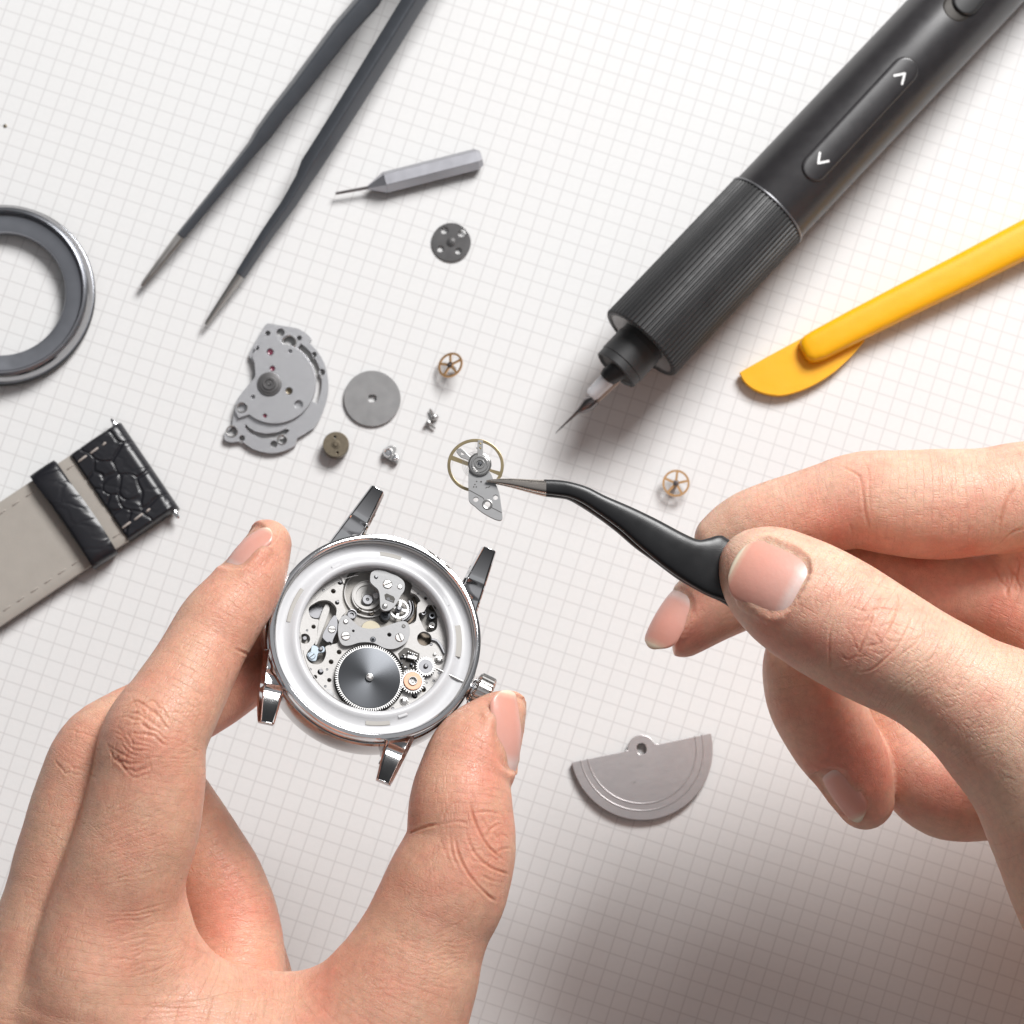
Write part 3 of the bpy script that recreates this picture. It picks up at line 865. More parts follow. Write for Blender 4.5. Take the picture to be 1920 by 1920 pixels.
# ------------------------------------------------------------------ right hand, holding the bent tweezers
RH = [
 # index finger (behind the thumb)
 ([(1356,1012,54,7.0),(1385,998,64,7.05),(1430,983,74,7.15),(1500,965,80,7.3),(1560,950,85,7.4),(1612,938,91,7.5),(1680,943,98,7.6),(1760,946,104,7.6),(1850,940,101,7.6),(1950,932,106,7.5),(2090,965,130,7.5),(2240,1080,170,7.5),(2320,1250,200,7.5)], 0.1, 1),
 # thumb
 ([(1424,1066,76,8.75),(1447,1084,96,8.8),(1475,1105,108,8.85),(1522,1134,117,8.9),(1585,1171,119,8.95),(1650,1209,116,9.0),(1706,1239,111,9.0),(1756,1268,111,8.95),(1821,1312,120,8.9),(1885,1356,140,8.7),(1985,1430,178,8.5),(2110,1560,240,8.2),(2250,1760,280,8.0)], 0.1, 1),
 # middle finger
 ([(1280,1178,55,6.0),(1330,1134,72,6.05),(1400,1100,78,6.1),(1500,1085,80,6.2),(1600,1090,84,6.2),(1720,1104,86,6.2),(1850,1120,86,6.3),(2000,1180,120,6.6),(2200,1280,190,7.0)], 0.08, 1),
 # ring finger
 ([(1622,1500,55,5.6),(1606,1462,68,5.7),(1588,1425,76,5.8),(1555,1370,84,6.0),(1522,1300,87,6.2),(1520,1230,84,6.2),(1570,1150,84,5.7),(1700,1150,88,5.4),(1900,1230,110,5.6),(2100,1330,170,6.3)], 0.08, 1),
 # little finger
 ([(1640,1290,60,5.0),(1672,1350,76,5.0),(1712,1425,86,5.0),(1772,1483,88,5.0),(1860,1492,82,5.0),(1960,1480,80,5.0),(2100,1470,110,5.2),(2240,1480,180,6.2)], 0.08, 1),
 # palm and wrist
 ([(1900,1130,80,5.9),(2000,1200,120,6.2),(2150,1300,200,6.8),(2260,1480,260,7.2)], 0.3, 1),
 ([(1925,1050,70,6.7),(2010,1075,110,6.9),(2130,1120,150,7.1)], 0.12, 1),
 ([(2130,1015,168,7.3),(2330,1080,245,7.3),(2520,1350,310,7.4),(2600,1700,320,7.4)], 0.5, 1),  # unseen bulk added beyond the palm to widen the hand's shadow
 ([(2220,1620,300,7.3),(2400,1950,310,7.2),(2560,2300,320,7.2)], 0.6, 1),
]
cr = []
# thumb knuckle: concentric arcs and a maze of short creases
def zp(x, y): return (1300 + x / 3.692, 930 + y / 3.692)
for pl, d in (([(1230,640),(1100,650),(1010,760),(950,920),(940,1080),(950,1180),(1000,1270)], 0.020),
              ([(1060,600),(1000,680),(930,800),(880,900),(870,1000)], 0.013),
              ([(1410,660),(1420,740),(1400,810),(1380,860),(1350,930),(1330,990)], 0.040),
              ([(1240,790),(1230,860),(1190,960),(1160,1040),(1140,1090),(1080,1160)], 0.042),
              ([(1510,820),(1490,900),(1440,990),(1380,1070),(1310,1140),(1230,1200),(1120,1220)], 0.042),
              ([(1600,870),(1590,950),(1540,1020),(1460,1080),(1380,1150)], 0.022),
              ([(1080,760),(1150,790),(1240,800),(1300,780),(1380,790),(1450,810)], 0.020),
              ([(1210,760),(1260,790),(1290,740),(1280,690)], 0.022),
              ([(1060,930),(1100,970),(1120,1020),(1150,1090)], 0.020),
              ([(1240,930),(1270,980),(1300,1020),(1250,1030),(1170,1040)], 0.022),
              ([(1350,880),(1420,900),(1480,920),(1540,930)], 0.018), ([(1360,930),(1420,960),(1470,980)], 0.014),
              ([(1100,850),(1160,870),(1230,850)], 0.016), ([(1280,900),(1330,900),(1380,860)], 0.016),
              ([(1330,1000),(1400,1010),(1460,1000)], 0.014), ([(1020,1080),(1060,1130),(1130,1110),(1240,1100)], 0.020),
              ([(1130,610),(1220,600),(1330,640),(1420,660)], 0.016), ([(1700,960),(1640,1060),(1540,1140),(1430,1190)], 0.014),
              ([(960,1200),(1040,1190),(1110,1170)], 0.014), ([(820,540),(900,560),(990,600)], 0.008), ([(850,650),(840,730),(860,800)], 0.010),
              ([(1600,760),(1610,840),(1600,900)], 0.012), ([(1180,690),(1240,720),(1330,720),(1390,700)], 0.015),
              ([(1220,1060),(1290,1090),(1350,1060)], 0.014), ([(1480,1000),(1540,990),(1590,960)], 0.014)):
    cr.append(([zp(*q) for q in pl], 0.030, d * 0.95))
cr += knuckle(1648, 1190, (0.85, 0.52), 50, 50, 7, w=0.022, d=0.012, seed=21, jit=0.2)
cr += fan(zp(1350,1320), zp(1700,1030), zp(1500,1500), zp(1900,1200), 14, w=0.024, d=0.010, seed=22, jit=4)
cr += fan((1720,1290), (1860,1240), (1800,1440), (1915,1400), 16, w=0.026, d=0.009, seed=23, jit=5)
cr += fan((1840,1420), (1915,1440), (1870,1540), (1915,1560), 7, w=0.026, d=0.008, seed=24, jit=5)
cr += fan((1530,1010),(1570,1040),(1540,1060),(1590,1100), 6, w=0.02, d=0.006, seed=25)
# index finger flexion folds
cr += [([(1558,868),(1590,880),(1612,895),(1618,930),(1625,975),(1645,1020)], 0.04, 0.022), ([(1605,850),(1628,880),(1630,930),(1636,980)], 0.03, 0.014),
       ([(1590,975),(1600,1000),(1598,1022)], 0.03, 0.02), ([(1915,900),(1890,935),(1875,975),(1868,1020)], 0.045, 0.030), ([(1920,990),(1895,1000),(1870,1022)], 0.04, 0.03)]
cr += fan((1395,950),(1400,1000),(1580,890),(1600,1000), 34, w=0.018, d=0.0045, seed=26, jit=2)
cr += fan((1650,870),(1650,1030),(1890,870),(1870,1010), 18, w=0.022, d=0.007, seed=27, jit=4)
cr += fan((1860,1060),(1900,1140),(1910,1030),(1915,1130), 5, w=0.04, d=0.03, seed=28)
cr += [([(1440,1225),(1480,1250),(1530,1240)], 0.03, 0.015), ([(1760,1350),(1770,1400),(1800,1460)], 0.02, 0.01)]
cr += fan((1720,1360),(1800,1460),(1800,1340),(1850,1480), 10, w=0.02, d=0.008, seed=29, jit=3)
fl = [((1640,1200),0.6,0.30),((1450,1150),0.8,0.4),((1500,1220),0.8,0.35),((1300,1190),0.8,0.6),((1600,1000),0.8,0.55),((1780,1010),0.9,0.4),((1560,1400),0.9,0.6),((1640,1440),0.8,0.5),((1780,1480),0.9,0.45),((1880,1150),1.2,0.5),((1700,1100),0.9,0.35)]
nails = [dict(px=(1440,1076), tip_px=(1380,1053), L=1.42, W=1.36, Rc=1.0, cut=0.25, sink=0.035, lean=(0.0,0.12,0.3), over=0.05, Ra=3.0),
         dict(px=(1246,1150), tip_px=(1232,1180), L=1.20, W=0.95, Rc=0.55, sink=0.03, lean=(-0.8,0.36,0.0), over=0.10, dz_tip=-0.1, Ra=2.2),
         dict(px=(1566,1492), tip_px=(1590,1528), L=1.15, W=0.98, Rc=0.58, cut=0.15, sink=0.03, lean=(-0.6,-0.2,0.1), over=0.10, dz_tip=-0.15, Ra=2.5)]
lo = (3.0, -19.5, 3.4); hi = (20.5, 2.8, 11.4)
HR, FR_ = build_hand('hand', lo, hi, RH, nails, cr, fl, M['skin_r'], tuple(at(1900, 1300, 7.5)), bumps=[((1650,1200),0.5,0.04)], h=0.045)
tag(HR, 'paler hand at the right holding black bent tweezers under its thumb', 'hand', 'hands of the watchmaker')
# ================================================================== things lying on the sheet
def xy(px, py, z=0.0):
    p = at(px, py, z); return (p.x, p.y)
def outl(pts, z, o=(0, 0)):
    return [(xy(*p, z)[0] - o[0], xy(*p, z)[1] - o[1]) for p in pts]
def sm(pts, n=4):
    """smooth closed outline"""
    P = [np.array(p, float) for p in pts]; k = len(P); out = []
    for i in range(k):
        a, b_, c, d = P[i - 1], P[i], P[(i + 1) % k], P[(i + 2) % k]
        for j in range(n):
            t = j / n
            out.append(tuple(0.5 * ((2 * b_) + (-a + c) * t + (2 * a - 5 * b_ + 4 * c - d) * t * t + (-a + 3 * b_ - 3 * c + d) * t ** 3)))
    return out

# ---------------- big grey tweezers, top left
def big_tweezers():
    root = empty('tweezers', at(480, 240, 0))
    tag(root, 'long dark grey tweezers lying open with bare pointed tips at the upper left', 'tweezers')
    o = Vector(root.location)
    def arm(path, tip, tw, inner):
        # path: (px, py, half width px, half height cm, z)
        bm = bmesh.new()
        pts = []; secs = []
        for (x, y, w, h_, z) in path:
            pts.append(at(x, y, z) - o); secs.append((w / ppc(z), h_, tw))
        sweep(bm, pts, secs, n=16, square=7)
        a = mesh_obj('arm', bm, M['tweezer'], root, bevel=0.012, angle=40)
        bm = bmesh.new(); pts = []; secs = []
        for (x, y, w, h_, z) in tip:
            pts.append(at(x, y, z) - o); secs.append((w / ppc(z), h_, tw))
        sweep(bm, pts, secs, n=16, square=5)
        t = mesh_obj('tip', bm, M['tweezer_tip'], a, angle=40)
        if inner:      # serrations ground into the tip
            bm = bmesh.new()
            A = Vector(pts[0]); B = Vector(pts[-1])
            for i in range(22):
                f_ = 0.05 + 0.72 * i / 21
                c = A.lerp(B, f_); w = secs[0][0] * (1 - f_) + secs[-1][0] * f_
                d = (B - A).normalized()
                box(bm, c + Vector((0, 0, secs[0][1] * (1 - f_) + secs[-1][1] * f_ + 0.003)), (0.028, w * 1.6, 0.02), math.atan2(d.y, d.x))
            mesh_obj('serration', bm, M['tweezer_tip'], t, smooth=False)
    arm([(800,-165,20,0.28,1.25),(735,-75,19.5,0.27,1.1),(691,0,19,0.26,0.98),(640,58,18,0.25,0.92),(560,163,15.5,0.24,0.78),(520,213,14.5,0.22,0.70),(495,248,14.5,0.21,0.64),(477,273,11,0.18,0.60),(455,300,10,0.16,0.56),(400,368,8.5,0.13,0.46),(338,443,7.5,0.11,0.36)],
        [(338,443,8,0.12,0.36),(300,492,6,0.09,0.28),(270,530,4,0.06,0.22),(266,536,2.5,0.04,0.21)], R(-26), True)
    arm([(872,-165,19,0.26,1.25),(824,-75,16,0.25,1.1),(777,0,15,0.24,1.0),(733,72,15,0.24,0.93),(658,192,14,0.23,0.80),(610,268,14,0.22,0.70),(582,311,14,0.21,0.64),(568,338,10.5,0.18,0.60),(540,384,9.5,0.15,0.56),(500,440,8.5,0.13,0.46),(450,517,7,0.11,0.36)],
        [(450,517,6.5,0.11,0.36),(420,560,5,0.08,0.28),(390,603,3.4,0.05,0.22),(386,609,2.2,0.035,0.21)], R(24), False)
big_tweezers()

# ---------------- hex pin tool
def pin_tool():
    root = empty('pin_punch', at(812, 318, 0)); o = Vector(root.location)
    tag(root, 'short grey hexagonal pin punch pointing left, right of the open grey tweezers', 'pin punch')
    z = 0.205
    a, b_ = at(722, 342, z) - o, at(903, 296, z) - o
    bm = bmesh.new()
    d = (b_ - a).normalized()
    R_ = 0.235
    def hexsec(bm, stations):
        rings = []
        s, u = frame_for(d, Vector((0, 0, 1)))
        for p, r in stations:
            rings.append([bm.verts.new(p + s * (r * math.cos(k * math.pi / 3)) + u * (r * math.sin(k * math.pi / 3))) for k in range(6)])
        for A, B in zip(rings[:-1], rings[1:]):
            for k in range(6):
                bm.faces.new((A[k], A[(k + 1) % 6], B[(k + 1) % 6], B[k]))
        bm.faces.new(rings[0]); bm.faces.new(list(reversed(rings[-1])))
    hexsec(bm, [(a, R_), (b_ - d * 0.10, R_), (b_, R_ - 0.07)])
    mesh_obj('body', bm, M['hex'], root, bevel=0.008, smooth=False)
    c = at(690, 352, z) - o
    bm = bmesh.new(); hexsec(bm, [(c, 0.045), (a - d * 0.002, R_ * 0.99)])
    mesh_obj('cone', bm, M['hex'], root, smooth=False)
    bm = bmesh.new(); e_ = at(629, 363, z * 0.9) - o
    sweep(bm, [e_, e_.lerp(c, 0.05), c + d * 0.02], [(0.022, 0.022), (0.030, 0.030), (0.036, 0.036)], n=12)
    mesh_obj('pin', bm, M['needle'], root)
pin_tool()

# ---------------- machined ring, left edge
def bezel_ring():
    z = 0.28; c = at(4, 551, z)
    root = empty('bezel_ring', (c.x, c.y, 0))
    tag(root, 'thick machined steel case ring cut off by the left edge of the picture', 'bezel ring')
    k = 1 / ppc(z)
    bm = bmesh.new()
    lathe(bm, [(126*k,0.0),(163*k,0.0),(172*k,0.06),(173.5*k,0.16),(173*k,0.22),(168*k,0.24),(172*k,0.27),(170*k,0.40),(163*k,0.50),(157.5*k,0.53),(155*k,0.50),(153*k,0.40),(150*k,0.37),(126*k,0.345),(121*k,0.33),(119*k,0.28),(119*k,0.12)], n=160, closed=True)
    b_ = mesh_obj('ring', bm, M['ring'], root, angle=28)
    bm = bmesh.new()
    lathe(bm, [(171.6*k,0.30),(170.6*k,0.41),(163.6*k,0.507),(162.6*k,0.50),(169*k,0.40),(170*k,0.30)], n=160, closed=True)
    mesh_obj('polished_edge', bm, M['gun'], root, angle=60)
    bm = bmesh.new()
    lathe(bm, [(173.2*k,0.05),(174.6*k,0.08),(175.2*k,0.14),(174.6*k,0.20),(173.2*k,0.22)], n=160)
    mesh_obj('gasket', bm, M['black'], root)
bezel_ring()

# ---------------- leather strap half
def strap():
    root = empty('watch_strap', at(150, 950, 0)); o = Vector(root.location)
    tag(root, 'black crocodile leather watch strap half with taupe lining and keeper loop', 'watch strap')
    zt = 0.42
    def P(x, y, z=zt): return at(x, y, z) - o
    # local frame along the strap
    A = P(133, 851); Bq = P(240, 1012); E1 = P(225, 790); E2 = P(333, 966)
    ax = (E1 - A).normalized(); ay = (A - Bq).normalized(); ay = (ay - ax * ay.dot(ax)).normalized()
    org = Bq; Wd = (A - Bq).dot(ay)
    def L(u, v, z): return org + ax * u + ay * v + Vector((0, 0, z - zt))
    def slab(name, u0, u1, v0, v1, z0, z1, mat, parent, crown=0.0, bev=0.03, nu=24, nv=24, fold=0.0):
        bm = bmesh.new(); top = []; bot = []
        for i in range(nu + 1):
            for j in range(nv + 1):
                s_, t_ = i / nu, j / nv
                u = u0 + (u1 - u0) * s_; v = v0 + (v1 - v0) * t_
                e_ = min(t_, 1 - t_) * (v1 - v0); zz = z1 + crown * (1 - (2 * t_ - 1) ** 4)
                zz -= max(0, 1 - e_ / bev) ** 2 * bev * 0.7
                if fold: 
                    q = (u1 - u); 
                    if q < fold: zz = z0 + (zz - z0) * math.sqrt(max(0.0, 1 - (1 - q / fold) ** 2)) * 1.0
                top.append(bm.verts.new(L(u, v, zz))); bot.append(bm.verts.new(L(u, v, z0)))
        for i in range(nu):
            for j in range(nv):
                a = i * (nv + 1) + j
                bm.faces.new((top[a], top[a + nv + 1], top[a + nv + 2], top[a + 1])); bm.faces.new((bot[a], bot[a + 1], bot[a + nv + 2], bot[a + nv + 1]))
        rim = [j for j in range(nv + 1)] + [i * (nv + 1) + nv for i in range(1, nu + 1)] + [nu * (nv + 1) + j for j in range(nv - 1, -1, -1)] + [i * (nv + 1) for i in range(nu - 1, 0, -1)]
        for i in range(len(rim)):
            a, b_ = rim[i], rim[(i + 1) % len(rim)]
            try: bm.faces.new((top[a], top[b_], bot[b_], bot[a]))
            except ValueError: pass
        return mesh_obj(name, bm, mat, parent, angle=50)
    # lining (underside up) running off the picture, outer leather below it
    lin_ = slab('lining', -5.2, 0.75, 0.0, Wd, 0.20, 0.37, M['lining'], root, nu=60, bev=0.05)
    slab('outer_leather', -5.2, 0.5, 0.02, Wd - 0.02, 0.03, 0.197, M['leather'], root)
    # folded leather end, displaced scales
    u1 = (E1 - A).dot(ax) + 0.03
    bm = bmesh.new()
    nu, nv = 90, 150; top = []; bot = []
    rv = np.random.default_rng(4)
    cells = [(0.10,0.42),(0.30,1.35),(0.78,1.28),(0.86,0.55),(0.45,0.80),(0.08,1.65),(0.55,1.75),(0.95,1.85),(0.25,0.15),(0.8,0.12),(0.05,1.0),(0.28,1.05),(0.16,0.70),(0.1,1.28),(0.33,0.62)]
    cells = [(c[0] * u1, c[1] * Wd / 2.0) for c in cells]
    for i in range(nu + 1):
        for j in range(nv + 1):
            u = u1 * i / nu; v = Wd * j / nv
            wob = 0.05 * math.sin(u * 9 + v * 5) + 0.04 * math.sin(v * 13 - u * 4)
            ds = sorted([math.hypot((u - c[0]) * (0.9 if c[0] > 0.5 * u1 else 1.3) + wob, v - c[1] + wob * 0.6) for c in cells])
            e_ = min(1, (ds[1] - ds[0]) / 0.10); hgt = 0.024 * (e_ * e_ * (3 - 2 * e_))
            edge = min(v, Wd - v); z = 0.43 + hgt + 0.05 * min(1, u / 0.5)
            z -= max(0, 1 - edge / 0.07) ** 2 * 0.07
            q = u1 - u; fold = 0.26
            if q < fold: z = 0.22 + (z - 0.22) * math.sqrt(max(0, 1 - (1 - q / fold) ** 2))
            if u < 0.04: z -= (0.04 - u) * 0.8
            top.append(bm.verts.new(L(u, v, z))); bot.append(bm.verts.new(L(u, v, 0.04)))
    for i in range(nu):
        for j in range(nv):
            a = i * (nv + 1) + j
            bm.faces.new((top[a], top[a + nv + 1], top[a + nv + 2], top[a + 1]))
    rim = [j for j in range(nv + 1)] + [i * (nv + 1) + nv for i in range(1, nu + 1)] + [nu * (nv + 1) + j for j in range(nv - 1, -1, -1)] + [i * (nv + 1) for i in range(nu - 1, 0, -1)]
    for i in range(len(rim)):
        a, b_ = rim[i], rim[(i + 1) % len(rim)]
        bm.faces.new((top[a], top[b_], bot[b_], bot[a]))
    end_ = mesh_obj('folded_leather_end', bm, M['leather'], root, angle=60)
    # stitches
    def stitch(u0, u1_, v, z, r, mat, par):
        bm = bmesh.new()
        sweep(bm, [L(u0, v, z - 0.02), L(u0 + 0.03, v, z), L(u1_ - 0.03, v + 0.01, z), L(u1_, v + 0.01, z - 0.02)], [(r * .8, r * .7), (r, r * .8), (r, r * .8), (r * .8, r * .7)], n=8)
        mesh_obj('stitch', bm, mat, par)
    for k in range(3):
        stitch(0.06 + 0.30 * k, 0.27 + 0.30 * k - (0.12 if k == 2 else 0), Wd - 0.24, 0.485 + 0.016 * k, 0.024, M['thread'], end_)
        stitch(0.04 + 0.30 * k, 0.25 + 0.30 * k - (0.12 if k == 2 else 0), 0.26, 0.485 + 0.016 * k, 0.024, M['thread'], end_)
    for k in range(17):
        for v in (0.22, Wd - 0.22):
            stitch(-5.0 + 0.34 * k, -4.80 + 0.34 * k, v, 0.379, 0.016, M['thread2'], lin_)
    # keeper loop around the strap
    bm = bmesh.new(); n = 64; rings = []
    u0, w = -0.62, 0.60
    hw = Wd / 2 + 0.10; cz = 0.30; hz = 0.30
    for k in range(n):
        a = 2 * math.pi * k / n
        ca, sa = math.cos(a), math.sin(a)
        vv = Wd / 2 + hw * math.copysign(abs(ca) ** 0.42, ca); zz = cz + hz * math.copysign(abs(sa) ** 0.6, sa)
        zz = max(zz, 0.02)
        oth = []
        for q in range(13):
            t = q / 12; uu = u0 + w * (t - 0.5)
            bul = 1 - abs(2 * t - 1) ** 3
            oth.append(bm.verts.new(L(uu + 0.03 * math.sin(vv * 2), vv, zz + 0.05 * bul * (1 if sa > 0 else 0) + 0.006 * math.sin(vv * 7 + t * 4))))
        vi = Wd / 2 + (vv - Wd / 2) * 0.95; zi = cz + (zz - cz) * 0.80
        for q in (12, 0):
            t = q / 12; uu = u0 + w * (t - 0.5)
            oth.append(bm.verts.new(L(uu, vi, zi)))
        rings.append(oth)
    m_ = len(rings[0])
    for k in range(n):
        A_, B_ = rings[k], rings[(k + 1) % n]
        for q in range(m_):
            bm.faces.new((A_[q], A_[(q + 1) % m_], B_[(q + 1) % m_], B_[q]))
    mesh_obj('keeper_loop', bm, M['leather'], root, angle=60)
    # spring bar
    for (vv, s_) in ((Wd + 0.02, 1), (-0.02, -1)):
        bm = bmesh.new(); uc = u1 - 0.13
        a = L(uc, vv - s_ * 0.06, 0.24); c = L(uc, vv + s_ * 0.17, 0.24)
        sweep(bm, [a, a.lerp(c, .45), a.lerp(c, .46), a.lerp(c, .85), c], [(0.07, 0.07), (0.07, 0.07), (0.045, 0.045), (0.04, 0.04), (0.02, 0.02)], n=16)
        mesh_obj('spring_bar', bm, M['chrome'], root)
strap()

# ---------------- three quarter mainplate
def zp2(X, Y): return (380 + X / 3.5556, 560 + Y / 3.5556)
def mainplate():
    z0 = 0.12
    root = empty('movement_plate', (*xy(*zp2(480, 590), 0), 0)); o = root.location
    tag(root, 'broken crescent of silver movement plate with many drilled holes, right of the tweezer tips', 'movement plate')
    def T(pts, z): return [(xy(*zp2(*p), z)[0] - o.x, xy(*zp2(*p), z)[1] - o.y) for p in pts]
    def C(X, Y, r, z, n=20, a0=0, a1=2 * math.pi): return T([(X + r * math.cos(a0 + (a1 - a0) * i / n), Y + r * math.sin(a0 + (a1 - a0) * i / n)) for i in range(n if a1 - a0 > 6.28 else n + 1)], z)
    base_pts = [(430,165),(500,175),(560,185),(640,200),(700,240),(727,272),(710,292),(762,345),(812,430),(836,540),(834,640),(800,755),(742,860),(630,930),(622,972),(540,1017),(440,1030),(330,1000),(262,952),(200,958),(150,945),(146,905),(190,862),(203,790),(214,742),(226,690),(252,640),(330,545),(350,512),(340,430),(310,385),(328,330),(368,262),(400,205)]
    holes = [(435,230,17),(520,225,27),(575,290,42),(645,262,17),(744,372,18),(795,490,22),(195,885,32),(263,930,20),(475,970,24),(532,942,24)]
    slot = T([(480 + r * math.cos(a), 560 + r * math.sin(a)) for r, rg in ((314, np.linspace(-0.98, 0.46, 26)), (276, np.linspace(0.46, -0.98, 26))) for a in rg], z0)
    cres = T([(285,835),(310,860),(350,885),(420,900),(500,890),(560,866),(580,880),(540,915),(470,935),(390,930),(320,900),(285,862)], z0)
    bm = bmesh.new()
    prism(bm, sm(T(base_pts, z0), 2), 0.03, z0, [C(X, Y, r, z0) for X, Y, r in holes] + [slot, cres])
    mesh_obj('base_plate', bm, M['old_steel'], root, bevel=0.012, smooth=False)
    z1 = 0.20
    top_pts = [(480 + 271 * math.cos(a), 560 + 271 * math.sin(a)) for a in np.linspace(-1.20, 2.25, 40)] + [(240,795),(214,745),(228,690),(256,640),(332,548),(352,512),(346,430),(330,380),(372,300),(440,268),(500,262),(540,305)]
    h2 = [(450,355,24),(360,328,17),(465,465,19),(585,350,13),(575,615,25),(640,705,29),(265,730,30),(335,655,15),(415,780,15),(445,570,60)]
    bm = bmesh.new()
    prism(bm, T(top_pts, z1), z0 + 0.003, z1, [C(X, Y, r, z1) for X, Y, r in h2])
    mesh_obj('upper_plate', bm, M['old_steel'], root, bevel=0.014, smooth=False)
    c = C(445, 570, 0.01, z1, 3)[0]; k = 1 / 3.5556 / ppc(z1)
    bm = bmesh.new()
    H = 0.20
    lathe(bm, [(0,0.50-H),(10*k,0.505-H),(16*k,0.47-H),(24*k,0.47-H),(30*k,0.50-H),(42*k,0.50-H),(46*k,0.47-H),(62*k,0.465-H),(66*k,0.445-H),(78*k,0.44-H),(82*k,0.42-H),(82*k,0.39-H),(56*k,0.38-H),(56*k,0.03),(0,0.03)], n=48, c=c)
    mesh_obj('centre_hub', bm, M['dark_wheel'], root)
    for (X, Y, r) in ((575,615,22),(465,465,15),(450,355,18),(415,780,12)):
        q = C(X, Y, 0.01, z1, 3)[0]
        bm = bmesh.new(); lathe(bm, [(0,0.16),(r*0.35*k,0.145),(r*0.5*k,0.17),(r*0.98*k,0.18),(r*0.98*k,0.12)], n=20, c=q)
        mesh_obj('jewel', bm, M['ruby'] if X != 575 else M['olive'], root)
    for (X, Y, r) in ((576,290,44),(530,942,30),(195,885,36),(265,730,32)):
        q = C(X, Y, 0.01, z0, 3)[0]; zz = z1 if (X, Y) == (265, 730) else z0
        bm = bmesh.new(); lathe(bm, [(r*0.86*k,zz+0.004),(r*1.05*k,zz+0.018),(r*1.16*k,zz+0.004)], n=28, c=q)
        mesh_obj('hole_collar', bm, M['steel'], root)
mainplate()

# ---------------- loose wheels, discs, screws
def disc(name, cx, cy, rpx, z, th, mat, label, cat, hole=None, tilt=(0, 0), holes=(), group=None):
    c = at(cx, cy, z); root_m = Matrix.Translation(c) @ Matrix.Rotation(tilt[0], 4, 'X') @ Matrix.Rotation(tilt[1], 4, 'Y')
    k = 1 / ppc(z); bm = bmesh.new()
    hl = []
    if hole: hl.append(hole)
    for (x, y, r) in holes: hl.append(circ(x * k, -y * k, r * k, 20))
    prism(bm, circ(0, 0, rpx * k, 96), -th, 0, hl)
    root = empty(name, mat4=root_m)
    mesh_obj('disc', bm, mat, root, bevel=0.008, smooth=False)
    tag(root, label, cat, group)
    return root, k
r_, k = disc('ratchet_disc', 698, 747, 53.5, 0.08, 0.05, M['grey_disc'], 'plain matte grey steel disc with a small square centre hole', 'disc', hole=[(x * 0.085, y * 0.075) for x, y in ((-.9,-.6),(-.5,-1),(.5,-1),(1,-.5),(1,.5),(.6,1),(-.6,1),(-1,.5))], tilt=(R(1.5), 0))
r_, k = disc('hour_wheel', 846, 454, 37.5, 0.07, 0.03, M['dark_wheel'], 'dark steel wheel with four round holes and a raised centre, below the pin punch', 'wheel', holes=[(-12.5,-23,6.8),(21,-17,7.2),(-20,13,6),(14,17,6)], tilt=(R(3), R(-3)))
bm = bmesh.new(); lathe(bm, [(0,0.06),(3*k,0.06),(4*k,0.04),(6.5*k,0.035),(7.5*k,0.012),(9*k,0.010),(9.5*k,0.0),(5*k,-0.05),(0,-0.06)], n=32)
mesh_obj('hub', bm, M['dark_wheel'], r_)
r_, k = disc('barrel_cover', 630, 833, 24.5, 0.28, 0.18, M['olive'], 'small dark olive brass barrel with a centre dot, beside the silver plate', 'barrel', holes=[(-2,-14,2.6),(3,16,2.2)], tilt=(R(-3), R(2)))
bm = bmesh.new(); lathe(bm, [(0,0.03),(4*k,0.03),(5.5*k,0.012),(8*k,0.01),(8.5*k,0.002)], n=24); mesh_obj('hub', bm, M['olive'], r_)
bm = bmesh.new(); lathe(bm, [(0,-0.18),(5*k,-0.18),(4*k,-0.27),(0,-0.27)], n=20); mesh_obj('pivot', bm, M['steel'], r_)

def spoked(cx, cy, rpx, z, phase, tilt, label, squash=1.0):
    c = at(cx, cy, z); k = 1 / ppc(z)
    root = empty('brass_gear', mat4=Matrix.Translation(c) @ Matrix.Rotation(tilt[0], 4, 'X') @ Matrix.Rotation(tilt[1], 4, 'Y') @ Matrix.Rotation(phase, 4, 'Z'))
    tag(root, label, 'gear', 'loose brass gears with five spokes')
    bm = bmesh.new(); r = rpx * k
    ri = r * 0.83
    holes = []
    for i in range(5):
        a0 = 2 * math.pi * i / 5 + 0.10; a1 = 2 * math.pi * (i + 1) / 5 - 0.10
        h_ = [(ri * math.cos(a0 + (a1 - a0) * j / 12), ri * math.sin(a0 + (a1 - a0) * j / 12)) for j in range(13)]
        rr = r * 0.24
        h_ += [(rr * math.cos(a1 - .25 + (a0 - a1 + .5) * j / 4), rr * math.sin(a1 - .25 + (a0 - a1 + .5) * j / 4)) for j in range(5)]
        holes.append(h_)
    prism(bm, gear_outline(r, 60, r * 0.035), -0.028, 0, holes)
    mesh_obj('wheel', bm, M['brass'], root, smooth=False)
    bm = bmesh.new(); lathe(bm, [(0,0.07),(r*.07,0.07),(r*.09,0.03),(r*.2,0.025),(r*.2,-0.05),(r*.14,-0.06),(r*.14,-0.22),(r*.05,-0.23),(r*.04,-0.30),(0,-0.30)], n=24)
    mesh_obj('pinion', bm, M['needle'], root)
spoked(844, 684, 25.5, 0.30, 0.32, (R(-12), R(-24)), 'brass five-spoke gear tilted on its pinion, above the tiny loose screws')
spoked(1267.5, 906, 26, 0.27, 0.2, (R(3), R(-4)), 'brass five-spoke gear lying flat between the pen tool needle and the right hand')

